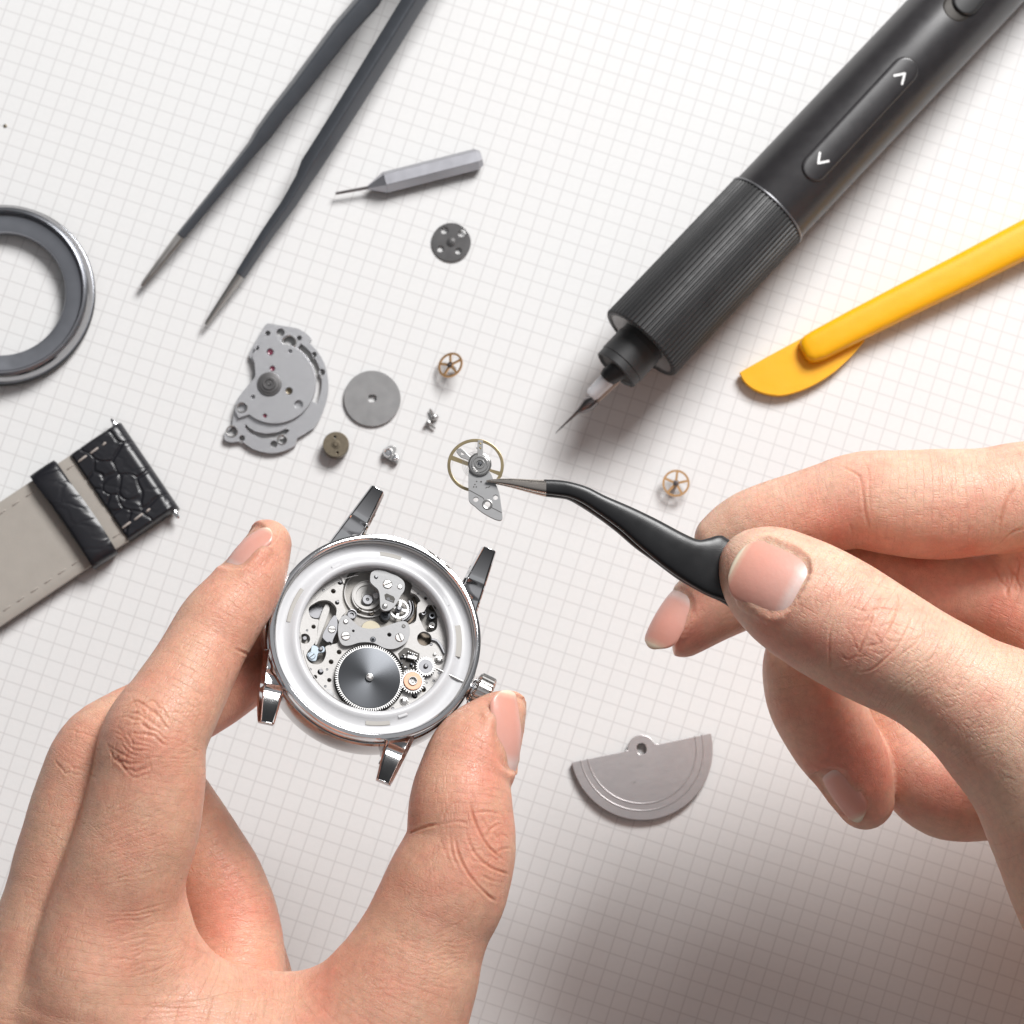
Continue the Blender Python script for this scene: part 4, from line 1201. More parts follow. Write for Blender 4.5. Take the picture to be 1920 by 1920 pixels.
def screw(cx, cy, z, ang, scale, label):
    root = empty('tiny_screw', mat4=Matrix.Translation(at(cx, cy, z)) @ Matrix.Rotation(ang, 4, 'Z') @ Matrix.Rotation(R(82), 4, 'Y') @ Matrix.Diagonal((scale, scale, scale, 1)))
    tag(root, label, 'screw', 'loose tiny screws')
    bm = bmesh.new(); lathe(bm, [(0,0.10),(0.075,0.10),(0.085,0.085),(0.085,0.03),(0.035,0.02),(0.035,0.0)], n=24); box(bm, (0, 0, 0.10), (0.15, 0.02, 0.008))
    mesh_obj('head', bm, M['steel'], root)
    bm = bmesh.new()
    pr = []
    for i in range(8): pr += [(0.036, -0.02 * i), (0.028, -0.02 * i - 0.01)]
    pr += [(0.012, -0.18), (0, -0.19)]
    lathe(bm, pr, n=20); mesh_obj('thread', bm, M['steel'], root)
screw(813, 779, 0.09, R(-60), 0.95, 'upper of two tiny steel screws, standing almost on end')
screw(806, 795, 0.09, R(140), 0.85, 'lower of two tiny steel screws, darker and lying on its side')

# small click spring part
c = at(733, 853, 0.08); root = empty('click_part', c)
tag(root, 'tiny polished steel lever piece with two round bosses, left of the held balance wheel', 'watch lever')
k = 1 / ppc(0.1)
bm = bmesh.new(); prism(bm, sm([(-14*k,-4*k),(-15*k,8*k),(-6*k,15*k),(2*k,18*k),(10*k,13*k),(8*k,3*k),(15*k,-3*k),(13*k,-16*k),(6*k,-15*k),(-2*k,-10*k)], 3), -0.05, 0.04)
mesh_obj('lever', bm, M['steel'], root, bevel=0.012, smooth=False)
for (x, y, r) in ((-5, 3, 9), (9, -7, 6)):
    bm = bmesh.new(); lathe(bm, [(0,0.13),(r*.3*k,0.13),(r*.45*k,0.10),(r*.8*k,0.12),(r*k,0.09),(r*k,0.03)], n=24, c=(x * k, y * k)); mesh_obj('boss', bm, M['chrome'], root)

# ---------------- oscillating weight
def rotor():
    z = 0.15; cx, cy = 1203, 1404
    c = at(cx, cy, z); root = empty('rotor_weight', mat4=Matrix.Translation((c.x, c.y, 0)) @ Matrix.Rotation(R(12), 4, 'Z'))
    tag(root, 'grey half-disc winding rotor with two engraved arcs and an eyelet, right of the left thumb', 'rotor')
    k = 1 / ppc(z); Ro = 132 * k
    yc = 0.0
    def seg(r, y0, n=64):
        a = math.asin(y0 / r)
        return [(r * math.cos(t), r * math.sin(t)) for t in np.linspace(math.pi - a, 2 * math.pi + a, n)]
    y0 = 2 * k
    pts = seg(Ro, y0)
    lug = [(26*k*math.cos(t), 26*k*math.sin(t)) for t in np.linspace(0.10, math.pi - 0.10, 24)]
    y_l = lug[0][1]
    pts = pts + [(32*k, y0), (28*k, y0 + 2*k)] + lug + [(-28*k, y0 + 2*k), (-32*k, y0)]
    hole = [(0 + x * k, y * k) for x, y in ((-8,-6),(-5,-10),(4,-10),(8,-6),(9,0),(8,6),(4,10),(-4,10),(-8,6),(-9,0))]
    bm = bmesh.new(); prism(bm, pts, 0.05, z, [hole]); mesh_obj('plate', bm, M['rotor'], root, bevel=0.01, smooth=False)
    bm = bmesh.new()
    a1 = seg(Ro * 0.995, y0 + 0.003); a0 = seg(112 * k, y0 + 0.003)
    prism(bm, a1 + a0[::-1], 0.01, 0.125); mesh_obj('heavy_rim', bm, M['rotor'], root, bevel=0.01, smooth=False)
    for (ra, rb, zt) in ((100.5, 103, z + 0.012), (113.5, 116, z + 0.010)):
        bm = bmesh.new(); prism(bm, seg(rb * k, y0 + 0.01) + seg(ra * k, y0 + 0.01)[::-1], z - 0.02, zt)
        mesh_obj('raised_arc', bm, M['rotor'], root, bevel=0.008, smooth=False)
    bm = bmesh.new(); box(bm, (-26*k, -58*k, z), (0.06, 0.03, 0.012), 0.3); mesh_obj('nick', bm, M['steel'], root)
rotor()

# ---------------- electric precision driver
def driver():
    zf, zb = 1.62, 0.95
    F = at(1201, 645, zf); Bk = at(2040, -241, zb)
    root = empty('electric_screwdriver', (F.x, F.y, 0)); o = Vector(root.location)
    tag(root, 'thick matte black electric pen tool with arrow buttons and fine needle tip', 'electric screwdriver')
    F -= o; Bk -= o
    d = (Bk - F).normalized(); s, u = frame_for(d, Vector((0, 0, 1)))
    if u.z < 0: u = -u; s = -s
    Mx = Matrix((( d.x, s.x, u.x, F.x), (d.y, s.y, u.y, F.y), (d.z, s.z, u.z, F.z), (0, 0, 0, 1)))  # local X along axis, Z up
    def tube(name, prof, mat, parent=root, n=96, angle=35, ridges=None):
        bm = bmesh.new(); rings = []
        for (x, r) in prof:
            if r <= 1e-5: rings.append([bm.verts.new(Mx @ Vector((x, 0, 0)))]); continue
            rg = []
            for i in range(n):
                a = 2 * math.pi * i / n; rr = r
                if ridges and prof[1][0] - 1e-6 < x < prof[-2][0] + 1e-6 and ridges(x): rr = r - (0.030 if (i % 5) in (0, 1) else 0)
                rg.append(bm.verts.new(Mx @ Vector((x, rr * math.cos(a), rr * math.sin(a)))))
            rings.append(rg)
        for A, B in zip(rings[:-1], rings[1:]):
            for i in range(n):
                j = (i + 1) % n
                if len(A) == 1: bm.faces.new((A[0], B[i], B[j]))
                elif len(B) == 1: bm.faces.new((A[i], B[0], A[j]))
                else: bm.faces.new((A[i], A[j], B[j], B[i]))
        return mesh_obj(name, bm, mat, parent, angle=angle)
    GL = (at(1441, 399, 1.4) - o - F).dot(d)
    tube('grip', [(0.0, 0.84), (0.0, 0.925), (0.035, 0.955), (GL - 0.06, 0.95), (GL - 0.02, 0.93), (GL, 0.86)], M['grip'], n=280, ridges=lambda x: True, angle=30)
    tube('seam_ring', [(GL - 0.045, 0.90), (GL - 0.02, 0.957), (GL + 0.004, 0.962), (GL + 0.022, 0.955), (GL + 0.03, 0.85)], M['slate_soft'])
    bodyR = 0.912
    tube('front_ring', [(0.10, 0.5), (0.03, 0.80), (0.012, 0.86), (0.02, 0.90), (0.06, 0.92)], M['steel'], angle=60)
    tube('inner_cap', [(0.12, 0.0), (0.12, 0.80), (0.2, 0.84)], M['grip'])
    body = tube('barrel', [(GL + 0.01, 0.5), (GL + 0.012, bodyR - 0.01), (GL + 0.04, bodyR), (GL + 9.5, bodyR), (GL + 9.8, bodyR * .9), (GL + 9.85, 0)], M['pen'], n=128)
    tube('collar', [(-0.74, 0.40), (-0.78, 0.47), (-0.76, 0.505), (0.14, 0.505)], M['grip'], angle=40)
    tube('collar_face', [(-0.72, 0.0), (-0.735, 0.42)], M['dark'])
    tube('collar_step', [(-0.60, 0.507), (-0.585, 0.522), (-0.05, 0.522), (-0.035, 0.507)], M['grip'])
    # chuck with clear sleeve, rod and needle
    def wp(px, py, z): return Mx.inverted() @ (at(px, py, z) - o)
    def stick(name, pts, rad, mat):
        bm = bmesh.new(); sweep(bm, pts, [(r, r) for r in rad], n=20); return mesh_obj(name, bm, mat, root)
    P = lambda px, py, z: at(px, py, z) - o
    stick('sleeve', [P(1150, 700, 1.55), P(1112, 738, 1.42), P(1108, 742, 1.40)], [0.17, 0.15, 0.12], M['frost'])
    stick('dark_chuck', [P(1168, 690, 1.60), P(1140, 706, 1.55), P(1136, 710, 1.53)], [0.22, 0.20, 0.16], M['grip'])
    stick('rod', [P(1168, 700, 1.50), P(1152, 718, 1.42), P(1118, 752, 1.20), P(1106, 760, 1.12)], [0.075, 0.075, 0.06, 0.05], M['beige'])
    stick('bit_shank', [P(1118, 748, 1.25), P(1104, 757, 1.15), P(1090, 768, 1.08), P(1084, 772, 1.05)], [0.10, 0.15, 0.09, 0.055], M['needle'])
    stick('needle', [P(1090, 766, 1.08), P(1075, 780, 0.95), P(1055, 799, 0.75), P(1042, 812, 0.60)], [0.055, 0.032, 0.018, 0.008], M['needle'])
    # rocker switch: a raised capsule following the barrel
    top = math.pi / 2
    def on_barrel(x, t, r): return Mx @ Vector((x, r * math.cos(top - t / bodyR) * 1.0, r * math.sin(top - t / bodyR)))
    def local_xt(px, py):
        o_, d_ = ray(px, py); Mi = (Matrix.Translation(o) @ Mx).inverted()
        a = Mi @ o_; b_ = (Mi @ (o_ + d_)) - a
        A = b_.y ** 2 + b_.z ** 2; B = 2 * (a.y * b_.y + a.z * b_.z); Cc = a.y ** 2 + a.z ** 2 - (bodyR + 0.03) ** 2
        t = (-B - math.sqrt(max(0, B * B - 4 * A * Cc))) / (2 * A); p = a + b_ * t
        return p.x, (top - math.atan2(p.z, p.y)) * bodyR
    def capsule(name, c0, c1, hw, r0, r1, mat, parent, n=20):
        (x0, t0), (x1, t1) = c0, c1
        L_ = math.hypot(x1 - x0, t1 - t0); e1 = ((x1 - x0) / L_, (t1 - t0) / L_); e2 = (-e1[1], e1[0])
        bm = bmesh.new()
        nu, nv = 60, 12; half = L_ / 2 + hw; cx_, ct_ = (x0 + x1) / 2, (t0 + t1) / 2
        top_ = []; 
        grid = {}
        for i in range(nu + 1):
            uu = -half + 2 * half * (0.5 - 0.5 * math.cos(math.pi * i / nu))
            q = max(0.0, abs(uu) - L_ / 2); w = math.sqrt(max(1e-6, hw * hw - q * q))
            for j in range(nv + 1):
                vv = w * (2 * j / nv - 1)
                ed = min(1, min((hw - math.hypot(q, vv)) / 0.035, 1)); rr = r1 - (1 - max(0, ed)) ** 2 * 0.03
                grid[i, j] = bm.verts.new(on_barrel(cx_ + e1[0] * uu + e2[0] * vv, ct_ + e1[1] * uu + e2[1] * vv, rr))
        for i in range(nu):
            for j in range(nv): bm.faces.new((grid[i, j], grid[i + 1, j], grid[i + 1, j + 1], grid[i, j + 1]))
        rim = [grid[i, 0] for i in range(nu + 1)] + [grid[i, nv] for i in range(nu, -1, -1)]
        low = []
        for v_ in rim:
            p = Mx.inverted() @ v_.co; q = math.hypot(p.y, p.z); low.append(bm.verts.new(Mx @ Vector((p.x, p.y * r0 / q, p.z * r0 / q))))
        for i in range(len(rim)):
            j = (i + 1) % len(rim); bm.faces.new((rim[i], rim[j], low[j], low[i]))
        bmesh.ops.remove_doubles(bm, verts=bm.verts[:], dist=1e-4)
        return mesh_obj(name, bm, mat, parent, angle=50)
    a_, b2 = local_xt(1530, 313), local_xt(1697, 132)
    capsule('button_gap', a_, b2, 0.325, 0.85, bodyR + 0.006, M['dark'], root)
    rk = capsule('rocker_button', a_, b2, 0.295, 0.85, bodyR + 0.040, M['pen'], root)
    def chevron(cxp, cyp, pts):
        bm = bmesh.new(); P3 = []
        for p in pts:
            x_, t_ = local_xt(*p); P3.append((x_, t_))
        r = bodyR + 0.041
        for (x0, t0), (x1, t1) in zip(P3[:-1], P3[1:]):
            L_ = math.hypot(x1 - x0, t1 - t0); e1 = ((x1 - x0) / L_, (t1 - t0) / L_); e2 = (-e1[1], e1[0]); w = 0.026
            ring = []
            for k in range(9): ring.append((x0 - e1[0] * w * math.sin(math.pi * k / 8) + e2[0] * w * math.cos(math.pi * k / 8) , t0 - e1[1] * w * math.sin(math.pi * k / 8) + e2[1] * w * math.cos(math.pi * k / 8)))
            for k in range(9): ring.append((x1 + e1[0] * w * math.sin(math.pi * k / 8) - e2[0] * w * math.cos(math.pi * k / 8), t1 + e1[1] * w * math.sin(math.pi * k / 8) - e2[1] * w * math.cos(math.pi * k / 8)))
            T_ = [bm.verts.new(on_barrel(x, t, r + 0.004)) for x, t in ring]; B_ = [bm.verts.new(on_barrel(x, t, r - 0.01)) for x, t in ring]
            bm.faces.new(T_); bm.faces.new(B_[::-1])
            for k in range(len(T_)): bm.faces.new((T_[k], T_[(k + 1) % len(T_)], B_[(k + 1) % len(T_)], B_[k]))
        mesh_obj('arrow_mark', bm, M['white_print'], rk, smooth=False)
    chevron(0, 0, [(1677,142),(1696,138),(1691,157)])
    chevron(0, 0, [(1537,287),(1534,306),(1553,302)])
    a_ = local_xt(1800, 8); b2 = local_xt(1845, -40)
    capsule('button_gap', a_, b2, 0.38, 0.85, bodyR + 0.006, M['dark'], root)
    a_ = local_xt(1813, 1)
    capsule('power_button', a_, b2, 0.30, 0.85, bodyR + 0.075, M['grip'], root)
driver()

# ---------------- yellow pry tool
def pry():
    root = empty('pry_tool', at(1500, 690, 0)); o = Vector(root.location)
    tag(root, 'bright yellow plastic knife-shaped pry tool at the right edge', 'pry tool')
    zb = 0.24
    bl = [(1387,698),(1440,668),(1507,632),(1560,615),(1600,620),(1622,638),(1611,651),(1596,668),(1564,697),(1528,720),(1492,735),(1460,741),(1424,734),(1399,718)]
    T = [(xy(*p, zb)[0] - o.x, xy(*p, zb)[1] - o.y) for p in bl]
    P = T[:2] + sm(T[1:-1] , 1)[1:] + [T[-1]]
    # dense smooth lower edge
    cur = catmull([T[0]] + T[::-1][:9], 5)
    outl_ = [tuple(T[0]), tuple(T[1]), tuple(T[2]), tuple(T[3]), tuple(T[4])] + [tuple(c) for c in cur[::-1][:-1]]
    bm = bmesh.new(); prism(bm, outl_, 0.07, zb)
    mesh_obj('blade', bm, M['yellow'], root, bevel=0.05, smooth=True, angle=60)
    pts = []; secs = []
    for (x, y, w, z, h_) in ((1505,661,12,0.36,0.13),(1509,659,22,0.36,0.18),(1518,655,27,0.36,0.205),(1534,648,29.5,0.36,0.22),(1600,613,30.5,0.37,0.235),(1700,562,32,0.38,0.25),(1800,512,33.5,0.39,0.26),(1920,450,35,0.40,0.27),(2100,360,37,0.42,0.28)):
        pts.append(at(x, y, z) - o); secs.append((w / ppc(z), h_))
    bm = bmesh.new(); sweep(bm, pts, secs, n=40, square=3.4)
    mesh_obj('handle', bm, M['yellow'], root, angle=60)
pry()

# speck on the sheet
c = at(9.5, 236.5, 0); bm = bmesh.new(); lathe(bm, [(0,0.012),(0.03,0.010),(0.045,0.001)], n=12)
dsp = mesh_obj('dust_speck', bm, M['olive'], None, loc=(c.x, c.y, 0.0)); tag(dsp, 'single dark speck of dirt on the sheet near the upper left corner', 'speck')
# ================================================================== the watch case held in the left hand
WZ = 8.3
wc = at(705, 1191, WZ)
# case frame: Z out of the open back, Y towards twelve o'clock, X towards the crown
viewdir = (CAMP - wc).normalized()
Rc3 = ROT.to_3x3()
img_x = Rc3 @ Vector((1, 0, 0)); img_y = Rc3 @ Vector((0, 1, 0)); img_z = Rc3 @ Vector((0, 0, 1))
twelve = (img_x * math.sin(R(27)) + img_y * math.cos(R(27))).normalized()
tl = R(19)
WN = (viewdir * math.cos(tl) + twelve * math.sin(tl)).normalized()
WY = (twelve - WN * twelve.dot(WN)).normalized(); WX = WY.cross(WN).normalized()
WM = Matrix(((WX.x, WY.x, WN.x, wc.x), (WX.y, WY.y, WN.y, wc.y), (WX.z, WY.z, WN.z, wc.z), (0, 0, 0, 1)))
watch = empty('watch_case', mat4=WM)
tag(watch, 'open-backed polished steel watch case showing its movement, held between finger and thumb', 'watch')
KW = 1 / ppc(WZ)
ROUT = 199 * KW * 1.0
def W2(px, py, h=0.0): return plane_local(px, py, WM, h)
def wm(X, Y, h): return W2(540 + X / 6, 1040 + Y / 6, h)          # movement close-up coordinates
def C6(X, Y, r, h, n=20, ry=None):
    c = wm(X, Y, h); r = r / 6 * KW
    return circ(c[0], c[1], r, n)
n_ = 160
Ro = ROUT
bm = bmesh.new()
lathe(bm, [(Ro-0.115,-0.10),(Ro-0.110,-0.03),(Ro-0.095,-0.012),(Ro-0.085,-0.012),(Ro-0.078,0.0),(Ro-0.052,-0.001),(Ro-0.012,-0.012),(Ro-0.004,-0.03),(Ro,-0.07),(Ro-0.005,-0.20),(Ro-0.03,-0.235),(Ro-0.06,-0.25),(Ro-0.124,-0.25),(Ro-0.124,-0.12)], n=n_, closed=True)
mesh_obj('bezel', bm, M['chrome'], watch, angle=24)
bm = bmesh.new()
lathe(bm, [(Ro-0.13,-0.252),(Ro-0.13,-0.36),(Ro+0.0,-0.38),(Ro+0.03,-0.42),(Ro+0.05,-0.60),(Ro+0.055,-0.85),(Ro+0.03,-1.05),(Ro-0.05,-1.18),(Ro-0.12,-1.20),(Ro-0.16,-1.26),(Ro-0.30,-1.28),(Ro-0.30,-1.18),(Ro-0.22,-1.1),(Ro-0.155,-0.75),(Ro-0.155,-0.252)], n=n_, closed=True)
mesh_obj('case_band', bm, M['band'], watch, angle=24)
bm = bmesh.new()
lathe(bm, [(0,-1.2),(Ro-0.28,-1.2),(Ro-0.28,-1.25),(0,-1.28)], n=96)
mesh_obj('dial_side', bm, M['steel'], watch)
bm = bmesh.new()
lathe(bm, [(Ro-0.114,-0.10),(Ro-0.118,-0.16),(Ro-0.122,-0.24),(Ro-0.135,-0.24),(Ro-0.135,-0.14),(Ro-0.125,-0.09)], n=n_, closed=True)
mesh_obj('inner_wall', bm, M['plate'], watch)
# milky holder ring with its notches
rin = 141 * KW
def hr(r, z): return (r, z)
bm = bmesh.new()
lathe(bm, [(rin,-0.42),(rin-0.01,-0.22),(rin+0.015,-0.175),(rin+0.06,-0.155),(rin+0.11,-0.16),(rin+0.15,-0.185),(rin+0.20,-0.215),(rin+0.33,-0.225),(Ro-0.20,-0.21),(Ro-0.138,-0.20),(Ro-0.138,-0.5),(rin,-0.5)], n=n_, closed=True)
holder = mesh_obj('holder_ring', bm, M['plastic'], watch, angle=50)
ctr = (0, 0)
for (a0, a1, r0, r1, z) in ((R(15), R(37), rin+0.09, rin+0.24, -0.175), (R(172), R(197), rin+0.15, rin+0.26, -0.205), (R(290), R(306), rin+0.17, rin+0.27, -0.208), (R(98), R(112), rin+0.22, rin+0.30, -0.212)):
    bm = bmesh.new(); prism(bm, arcslot(0, 0, r0, r1, a0 - 0, a1, 16), z - 0.10, z)
    mesh_obj('notch', bm, M['tabgrey'], holder, bevel=0.01, smooth=False)
for a in (R(52), R(140), R(312)):
    bm = bmesh.new(); r_ = rin + 0.13
    prism(bm, arcslot(0, 0, r_ - 0.03, r_ + 0.055, a, a + R(7), 6), -0.3, -0.172)
    mesh_obj('lug_tab', bm, M['plastic'], holder, bevel=0.02, smooth=False)

# ---- lugs: curved horns, flat on top, polished on the sides
def lug(tip, base, w, seed):
    (tx, ty), (bx, by) = tip, base
    bm = bmesh.new(); L_ = math.hypot(tx - bx, ty - by); e1 = Vector(((tx - bx) / L_, (ty - by) / L_, 0)); e2 = Vector((-e1.y, e1.x, 0))
    rings = []
    N = 40
    for i in range(N + 1):
        t = i / N
        c = Vector((bx, by, 0)) + e1 * (L_ * t)
        wid = w * (1 - 0.46 * t ** 1.2); zt = (-0.50 + 0.30 * t + 0.42 * t * t) if ty > 0 else (-0.34 + 0.10 * t + 0.30 * t * t); zb = -1.15 + 0.35 * t + 0.72 * t ** 2.2
        zt += 0.022 * math.exp(-((t - 0.52) / 0.035) ** 2) - 0.016 * math.exp(-((t - 0.25) / 0.05) ** 2)  # added kinks, shaped so the polished top catches a bright streak
        if i == N: zb = min(zb, zt - 0.10)
        ch = 0.28 * wid
        s = 1 if (tx > 0) else -1
        pr = [(-wid, zb), (wid, zb), (wid, zt - 0.05), (wid - 0.04, zt), (-wid + ch, zt), (-wid, zt - 0.10)]
        if s > 0: pr = [(-a, z) for a, z in pr][::-1]
        rings.append([bm.verts.new(c + e2 * a + Vector((0, 0, z))) for a, z in pr])
    for A, B in zip(rings[:-1], rings[1:]):
        for k in range(6): bm.faces.new((A[k], A[(k + 1) % 6], B[(k + 1) % 6], B[k]))
    bm.faces.new(rings[0]); bm.faces.new(rings[-1][::-1])
    o = mesh_obj('lug', bm, M['chrome'], watch, bevel=0.018, angle=20)
    # spring bar hole on the inner face
    bm = bmesh.new()
    side = -1 if tx > 0 else 1
    sgn = side if e1.y > 0 else -side
    p = Vector((bx, by, 0)) + e1 * (L_ * 0.72); wv = w * (1 - 0.46 * .72 ** 1.2)
    zt = -0.34 + 0.07 + 0.30 * .52
    inner = Vector((-1, 0, 0)) if tx > 0 else Vector((1, 0, 0))
    sg = 1 if e2.dot(inner) > 0 else -1
    q = p + e2 * sg * (wv + 0.002) + Vector((0, 0, zt - 0.17))
    sweep(bm, [q - e2 * sg * 0.05, q + e2 * sg * 0.004], [(0.035, 0.035)] * 2, n=16)
    mesh_obj('spring_bar_hole', bm, M['dark'], o)
lug(W2(707, 922, 0.02), W2(640, 1030, -0.5), 0.275, 1)
lug(W2(915, 1034, 0.02), W2(866, 1150, -0.5), 0.275, 2)
lug(W2(499, 1356, 0.02), W2(522, 1225, -0.5), 0.275, 3)
lug(W2(719, 1467, 0.02), W2(765, 1345, -0.5), 0.275, 4)

# ---- crown
cx_, cy_ = W2(897, 1303, -0.5); ca = math.atan2(cy_, cx_)
rc = math.hypot(cx_, cy_)
crown_m = Matrix.Rotation(ca, 4, 'Z') @ Matrix.Translation((Ro + 0.0, 0, -0.36)) @ Matrix.Rotation(math.pi / 2, 4, 'Y')
def crown_piece(name, prof, mat, n=128, teeth=0, dep=0.0, parent=None, angle=30):
    bm = bmesh.new(); lathe(bm, prof, n=n)
    if teeth:
        for v in bm.verts:
            r = math.hypot(v.co.x, v.co.y)
            if 0.045 < v.co.z < 1 and r > 0.30:
                a = math.atan2(v.co.y, v.co.x); ph = (a / (2 * math.pi) * teeth) % 1
                f = (r - (dep if ph < 0.42 else 0)) / r; v.co.x *= f; v.co.y *= f
    bmesh.ops.transform(bm, matrix=crown_m, verts=bm.verts[:])
    return mesh_obj(name, bm, mat, parent or watch, angle=angle)
crown_piece('crown_tube', [(0.14,-0.12),(0.14,0.02),(0.19,0.03),(0.24,0.06),(0.25,0.12),(0.20,0.16),(0,0.16)], M['chrome'], n=48)
cr_ = crown_piece('crown', [(0,0.08),(0.26,0.08),(0.345,0.11),(0.37,0.14),(0.37,0.38),(0.34,0.41),(0.26,0.43),(0,0.44)], M['chrome_soft'], n=240, teeth=24, dep=0.055, angle=25)

# ---- winding stem
def stemseg(name, r, x0, x1, z, mat):
    bm = bmesh.new(); d = Vector((math.cos(ca), math.sin(ca), 0))
    sweep(bm, [d * x0 + Vector((0, 0, z)), d * x1 + Vector((0, 0, z))], [(r, r)] * 2, n=16); mesh_obj(name, bm, mat, watch)
stemseg('winding_stem', 0.026, rin - 0.12, Ro - 0.15, -0.20, M['steel'])

# ---- movement: layered plates
Z0, Z1, Z2 = -0.62, -0.42, -0.34
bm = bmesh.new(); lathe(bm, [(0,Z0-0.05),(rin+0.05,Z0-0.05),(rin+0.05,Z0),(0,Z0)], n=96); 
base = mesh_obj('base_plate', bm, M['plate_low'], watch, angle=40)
big = [(690,200),(640,300),(612,420),(615,540),(650,640),(600,700),(610,760),(700,860),(850,900),(1000,900),(1200,850),(1350,790),(1440,740),(1455,560),(1490,520),(1440,450),(1380,420),(1400,330),(1330,235),(1180,200),(1100,165),(960,140),(800,150)]
chan = [(300,545),(370,515),(470,520),(545,600),(540,700),(575,760),(570,900),(560,990),(470,1015),(420,1040),(430,1110),(395,1200),(330,1235),(250,1215),(205,1150),(230,1080),(290,1010),(325,930),(335,800),(345,735),(270,715),(235,650),(240,590)]
rgt = [(1470,660),(1530,640),(1570,570),(1640,570),(1670,620),(1680,800),(1640,860),(1570,870),(1530,830),(1500,760),(1480,720)]
hole_list = [(510,410,28),(585,315,27),(552,540,25),(288,810,25),(575,1095,28),(485,1205,28),(465,1410,25),(305,1375,24),(1550,490,20),(1520,1515,34),(1425,1590,32),(365,1320,34),(190,945,60),(1535,945,84),(1695,1190,52),(1305,1650,52)]
keyless = [(1310,1045),(1390,1060),(1480,1110),(1470,1180),(1450,1250),(1420,1290),(1330,1300),(1270,1230),(1230,1150),(1290,1110)]
bm = bmesh.new()
T6 = lambda pts, h: [wm(*p, h) for p in pts]
wheelcut = T6([(915 + 398 * math.cos(a), 1395 + 398 * math.sin(a)) for a in np.linspace(0, 2 * math.pi, 64, endpoint=False)], Z1)
gearcut = T6([(1405 + 140 * math.cos(a), 1425 + 140 * math.sin(a)) for a in np.linspace(0, 2 * math.pi, 32, endpoint=False)], Z1)
# outline: movement disc; wheel cut-out kept inside, gear pocket separate ring
holes = [sm(T6(big, Z1), 3), sm(T6(chan, Z1), 3), sm(T6(rgt, Z1), 3), wheelcut]
holes += [C6(X, Y, r, Z1) for X, Y, r in hole_list]
kx = [(1345,1050),(1480,1112),(1462,1170),(1330,1130),(1330,1080)]
holes.append(T6(kx, Z1))
prism(bm, circ(0, 0, rin + 0.03, 128), Z1 - 0.12, Z1, holes)
mesh_obj('main_plate', bm, M['plate'], watch, bevel=0.010, smooth=False)

def W6(name, X, Y, prof, h, mat, parent=None, n=32, rad=None):
    c = wm(X, Y, h); bm = bmesh.new(); k = KW / 6
    lathe(bm, [(r * k, h + z) for r, z in prof], n=n, c=c); return mesh_obj(name, bm, mat, parent or watch)
def P6(name, pts, h0, h1, mat, holes=(), smooth_n=3, parent=None, bev=0.010):
    bm = bmesh.new(); o = T6(pts, h1); o = sm(o, smooth_n) if smooth_n else o
    prism(bm, o, h0, h1, [C6(X, Y, r, h1) for X, Y, r in holes]); return mesh_obj(name, bm, mat, parent or watch, bevel=bev, smooth=False)
def slot_screw(X, Y, r, h, ang, mat=None, parent=None):
    c = wm(X, Y, h); k = KW / 6
    bm = bmesh.new(); lathe(bm, [(0, h + 0.02), (r * .86 * k, h + 0.02), (r * k, h + 0.008), (r * k, h - 0.03)], n=32, c=c)
    o = mesh_obj('screw', bm, mat or M['chrome_soft'], parent or watch)
    bm = bmesh.new(); box(bm, (c[0], c[1], h + 0.0205), (r * 1.75 * k, r * 0.22 * k, 0.004), ang); mesh_obj('slot', bm, M['dark'], o, smooth=False)
# blind hole floors, pins, jewels
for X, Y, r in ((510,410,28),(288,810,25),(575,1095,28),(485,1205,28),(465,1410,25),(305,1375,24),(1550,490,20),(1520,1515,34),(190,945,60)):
    W6('hole_floor', X, Y, [(0, 0), (r * 1.05, 0)], Z1 - 0.10, M['bronze_shade'] if r < 40 else M['plate_low'], base, 20)  # dark floor colour stands in for shade down the small holes
for X, Y, r in ((585,315,20),(552,540,19),(365,1320,26),(1425,1590,25),(182,955,26)):
    W6('pin', X, Y, [(0, 0.10), (r * .8, 0.10), (r, 0.085), (r, 0)], Z1 - 0.10, M['slate_soft'], base, 24)
for X, Y, r in ((1695,1190,44),(1305,1650,44)):
    W6('steady_pin', X, Y, [(0, 0.05), (r * .45, 0.045), (r * .8, 0.02), (r, -0.01), (r * 1.15, -0.012), (r * 1.15, -0.08)], Z1 + 0.015, M['chrome_soft'], None, 32)
# plate windows: dark discs on the base stand in for the shade below
W6('through_hole_shade', 1535, 945, [(0, 0), (86, 0), (88, 0.03)], Z0 + 0.004, M['bronze_shade'], base, 40)
W6('through_hole_shade', 315, 632, [(0, 0.0), (84, 0.0), (92, 0.012)], Z0 + 0.003, M['slate_soft'], base, 40)
# escape area: turned circles
k6 = KW / 6
W6('turned_boss', 885, 470, [(0, 0.03), (60, 0.03), (64, 0.02), (120, 0.02), (126, 0.05), (160, 0.05), (166, 0.0)], Z0, M['plate'], base, 64)
W6('turned_ring', 900, 480, [(176, 0.0), (178, 0.06), (190, 0.065), (193, 0.0)], Z0, M['plate'], base, 64)
W6('turned_ring', 900, 450, [(262, 0.0), (264, 0.05), (276, 0.05), (279, 0.0)], Z0, M['plate'], base, 80)
W6('jewel', 890, 515, [(0, 0.06), (12, 0.05), (20, 0.07), (55, 0.07), (62, 0.05), (62, 0)], Z0 + 0.03, M['slate_soft'], base, 40)
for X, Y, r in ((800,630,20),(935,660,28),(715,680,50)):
    W6('recess', X, Y, [(0, 0.0), (r * .45, 0.0), (r * .5, 0.03), (r * .9, 0.03), (r, 0.07), (r * 1.12, 0.068), (r * 1.12, 0)], Z0 + 0.01, M['slate_soft'] if r > 40 else M['bronze_shade'], base, 28)
